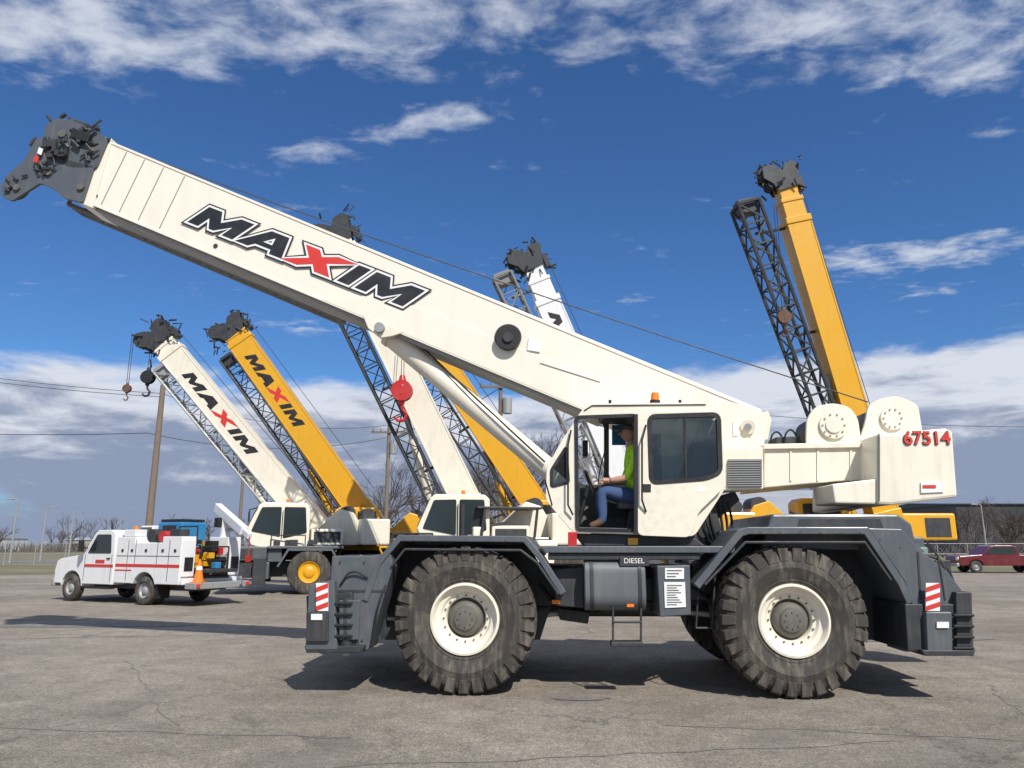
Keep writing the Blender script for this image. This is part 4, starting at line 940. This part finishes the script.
def verge(name,x0,x1,y0,y1,z,mat,seed):
    rng=random.Random(seed); n=40; v=[];
    for i in range(n+1): v.append((x0+(x1-x0)*i/n,y0+rng.uniform(-.5,.5),z))
    v+= [(x1,y1,z),(x0,y1,z)]; return mk(name,v,[tuple(range(len(v)))],mat)
verge("grass_verge",-120,-24,46,67.9,.006,GR,4); verge("grass_verge",25,140,52.5,67.9,.006,GR,5)
RD,nt,b=newmat("far_road_asphalt"); tc=nt.nodes.new('ShaderNodeTexCoord')
nt.links.new(ramp(noise(.5,4,.6),.3,.7,(.13,.13,.13),(.18,.178,.175)),b.inputs['Base Color']); b.inputs['Roughness'].default_value=.9
sheet("road",-3000,3000,78,88,.014,RD); sheet("road_centre_line",-3000,3000,82.9,83.1,.02,WDEC)
# crack-sealing bands and patched spots on the lot (thin sheets on top of it)
TP,nt,b=newmat("tar_seal"); tc=nt.nodes.new('ShaderNodeTexCoord')
nt.links.new(ramp(noise(6,5,.7),.35,.65,(.13,.118,.105),(.26,.235,.205)),b.inputs['Base Color']); b.inputs['Roughness'].default_value=.85
rng=random.Random(11)
def seal(x0,y0,x1,y1,w):
    n=26; Lf=[];Rt=[]; d=Vector((x1-x0,y1-y0)).normalized(); nn=Vector((-d.y,d.x)); off=0
    for i in range(n+1):
        t=i/n; off+=rng.uniform(-.06,.06); c=Vector((x0+(x1-x0)*t,y0+(y1-y0)*t))+nn*off; ww=w*rng.uniform(.3,1.0)
        Lf.append((c.x+nn.x*ww,c.y+nn.y*ww,.004)); Rt.append((c.x-nn.x*ww,c.y-nn.y*ww,.004))
    v=Lf+Rt; k=n+1
    return mk("crack_seal",v,[(i,i+1,k+i+1,k+i) for i in range(n)],TP)
for a_ in ((-9,8.6,-1.5,7.4,.018),(-3,6.2,3.5,7.6,.015),(1.5,7.9,9,6.9,.017),(-14,14,-3,16,.03),(-6,12.2,-3.2,7.6,.015),(6.5,9.5,13,13,.02),(5,7.2,6.4,10,.014),(-20,19,-8,19.8,.03)): seal(*a_)
def patch(cx,cy,rx,ry,z):
    v=[(cx+rx*math.cos(t)*rng.uniform(.8,1.1),cy+ry*math.sin(t)*rng.uniform(.8,1.1),z) for t in [2*math.pi*i/22 for i in range(22)]]
    return mk("asphalt_patch",v,[tuple(range(22))],TP)
patch(-9.5,17.4,2.6,.5,.008); patch(.8,9.25,.35,.12,.008); patch(7.5,15,1.6,.6,.008)

# ================================================================== sun + sky
SUN=Vector((.36,-.72,.80)).normalized()
ld=bpy.data.lights.new("sun",'SUN'); ld.energy=4.8; ld.angle=math.radians(.5); ld.color=(1,.955,.89)
lo=bpy.data.objects.new("sun",ld); scene.collection.objects.link(lo); lo.location=SUN*50; lo.rotation_euler=(-SUN).to_track_quat('-Z','Y').to_euler()
w=bpy.data.worlds.new("World"); scene.world=w; w.use_nodes=True; nt=w.node_tree; nt.nodes.clear()
out=nt.nodes.new('ShaderNodeOutputWorld'); bg=nt.nodes.new('ShaderNodeBackground'); bg.inputs['Strength'].default_value=.1; nt.links.new(bg.outputs[0],out.inputs[0])
sky=nt.nodes.new('ShaderNodeTexSky'); sky.sky_type='NISHITA'; sky.sun_disc=False
sky.sun_elevation=math.asin(SUN.z); sky.sun_rotation=math.atan2(SUN.x,SUN.y); sky.air_density=1.0; sky.dust_density=.3; sky.ozone_density=3.5
tc=nt.nodes.new('ShaderNodeTexCoord'); sp=nt.nodes.new('ShaderNodeSeparateXYZ'); nt.links.new(tc.outputs['Generated'],sp.inputs[0])
def ma(op,a,b_=None,c=None,clamp=False):
    n=nt.nodes.new('ShaderNodeMath'); n.operation=op; n.use_clamp=clamp
    for i,val in enumerate((a,b_,c)):
        if val is None: continue
        if isinstance(val,(int,float)): n.inputs[i].default_value=val
        else: nt.links.new(val,n.inputs[i])
    return n.outputs[0]
def ss(x,a,b_,lo_=0,hi=1):
    n=nt.nodes.new('ShaderNodeMapRange'); n.interpolation_type='SMOOTHSTEP'; n.inputs['From Min'].default_value=a; n.inputs['From Max'].default_value=b_
    n.inputs['To Min'].default_value=lo_; n.inputs['To Max'].default_value=hi; nt.links.new(x,n.inputs['Value']); return n.outputs[0]
def vec(x,y,z=0):
    n=nt.nodes.new('ShaderNodeCombineXYZ')
    for i,val in enumerate((x,y,z)):
        if isinstance(val,(int,float)): n.inputs[i].default_value=val
        else: nt.links.new(val,n.inputs[i])
    return n.outputs[0]
X,Y,Z=sp.outputs
zc=ma('MAXIMUM',Z,.03)
PX=ma('DIVIDE',X,zc); PY=ma('DIVIDE',Y,zc)
EL=ma('MULTIPLY',ma('ARCSINE',Z),57.2958); AZ=ma('MULTIPLY',ma('ARCTAN2',X,Y),57.2958)
def gauss(a0,b0,a1,b1,wd,amp):
    cx,cy=(a0+a1)/2,(b0+b1)/2; ln=math.hypot(a1-a0,b1-b0)/2; dx,dy=(a1-a0)/2/ln,(b1-b0)/2/ln
    ux=ma('SUBTRACT',PX,cx); uy=ma('SUBTRACT',PY,cy)
    s=ma('DIVIDE',ma('ADD',ma('MULTIPLY',ux,dx),ma('MULTIPLY',uy,dy)),ln); t=ma('DIVIDE',ma('ADD',ma('MULTIPLY',ux,-dy),ma('MULTIPLY',uy,dx)),wd)
    s2=ma('POWER',ma('ABSOLUTE',s),3); t2=ma('MULTIPLY',t,t)
    return ma('MULTIPLY',ma('EXPONENT',ma('MULTIPLY',ma('ADD',s2,t2),-1)),amp)
def deck(px,py):
    u=(px-512)/FL;v=(384-py)/FL;dy=CT-v*ST;dz=ST+v*CT; return u/dz,dy/dz
n1=noise(6.5,7,.6,vec(PX,ma('MULTIPLY',PY,1.3),0),.25)
n1b=noise(1.6,2,.5,vec(PX,PY,3.1),.2)
band_=ss(PY,1.58,1.28,0,.30)
m=band_
for (a,b_,c_,e,wd,amp) in ((262,160,515,108,.085,.40),(790,262,1060,246,.20,.32),(880,292,960,290,.10,.2),(960,138,1060,125,.04,.2),(590,300,700,298,.08,.13),(250,322,345,330,.16,.26),(0,40,240,62,.10,.14),(780,66,1024,74,.07,.12)):
    m=ma('ADD',m,gauss(*deck(a,b_),*deck(c_,e),wd,amp))
hi=ma('ADD',ma('ADD',n1,ma('MULTIPLY',ma('SUBTRACT',n1b,.5),.4)),m)
hid=ss(hi,.62,1.04,0,.9)
vb=vec(ma('MULTIPLY',AZ,.045),ma('MULTIPLY',EL,.13),1.7)
n2=noise(1.6,7,.58,vb,.3); n3=noise(3.5,6,.6,vec(ma('MULTIPLY',AZ,.045),ma('MULTIPLY',EL,.16),5.2),.3)
right=ss(AZ,2,24,0,1.0)
bias=ma('ADD',ss(EL,17.0,7.0,-.24,.30),ma('MULTIPLY',ma('MULTIPLY',right,ss(EL,19,13,0,.14)),1))
lowd=ss(ma('ADD',n2,bias),.50,.70)
shade=ss(ma('ADD',n3,ss(EL,13,3.5,-.15,.28)),.40,.70)
def mx(f,a,b_):
    x=nt.nodes.new('ShaderNodeMix'); x.data_type='RGBA'
    for s,val in(('Factor',f),('A',a),('B',b_)):
        if isinstance(val,(int,float)): x.inputs[s].default_value=val
        elif isinstance(val,tuple): x.inputs[s].default_value=(*val,1)
        else: nt.links.new(val,x.inputs[s])
    return x.outputs['Result']
lowc=mx(shade,(7.0,7.4,8.3),(2.7,3.3,4.7))
tint=nt.nodes.new('ShaderNodeMix'); tint.data_type='RGBA'; tint.blend_type='MULTIPLY'; tint.inputs['Factor'].default_value=1; tint.inputs['B'].default_value=(.50,.80,1.14,1)
nt.links.new(sky.outputs[0],tint.inputs['A'])
c=mx(hid,tint.outputs['Result'],(6.6,7.1,8.1))
c=mx(lowd,c,lowc)
nt.links.new(c,bg.inputs['Color'])
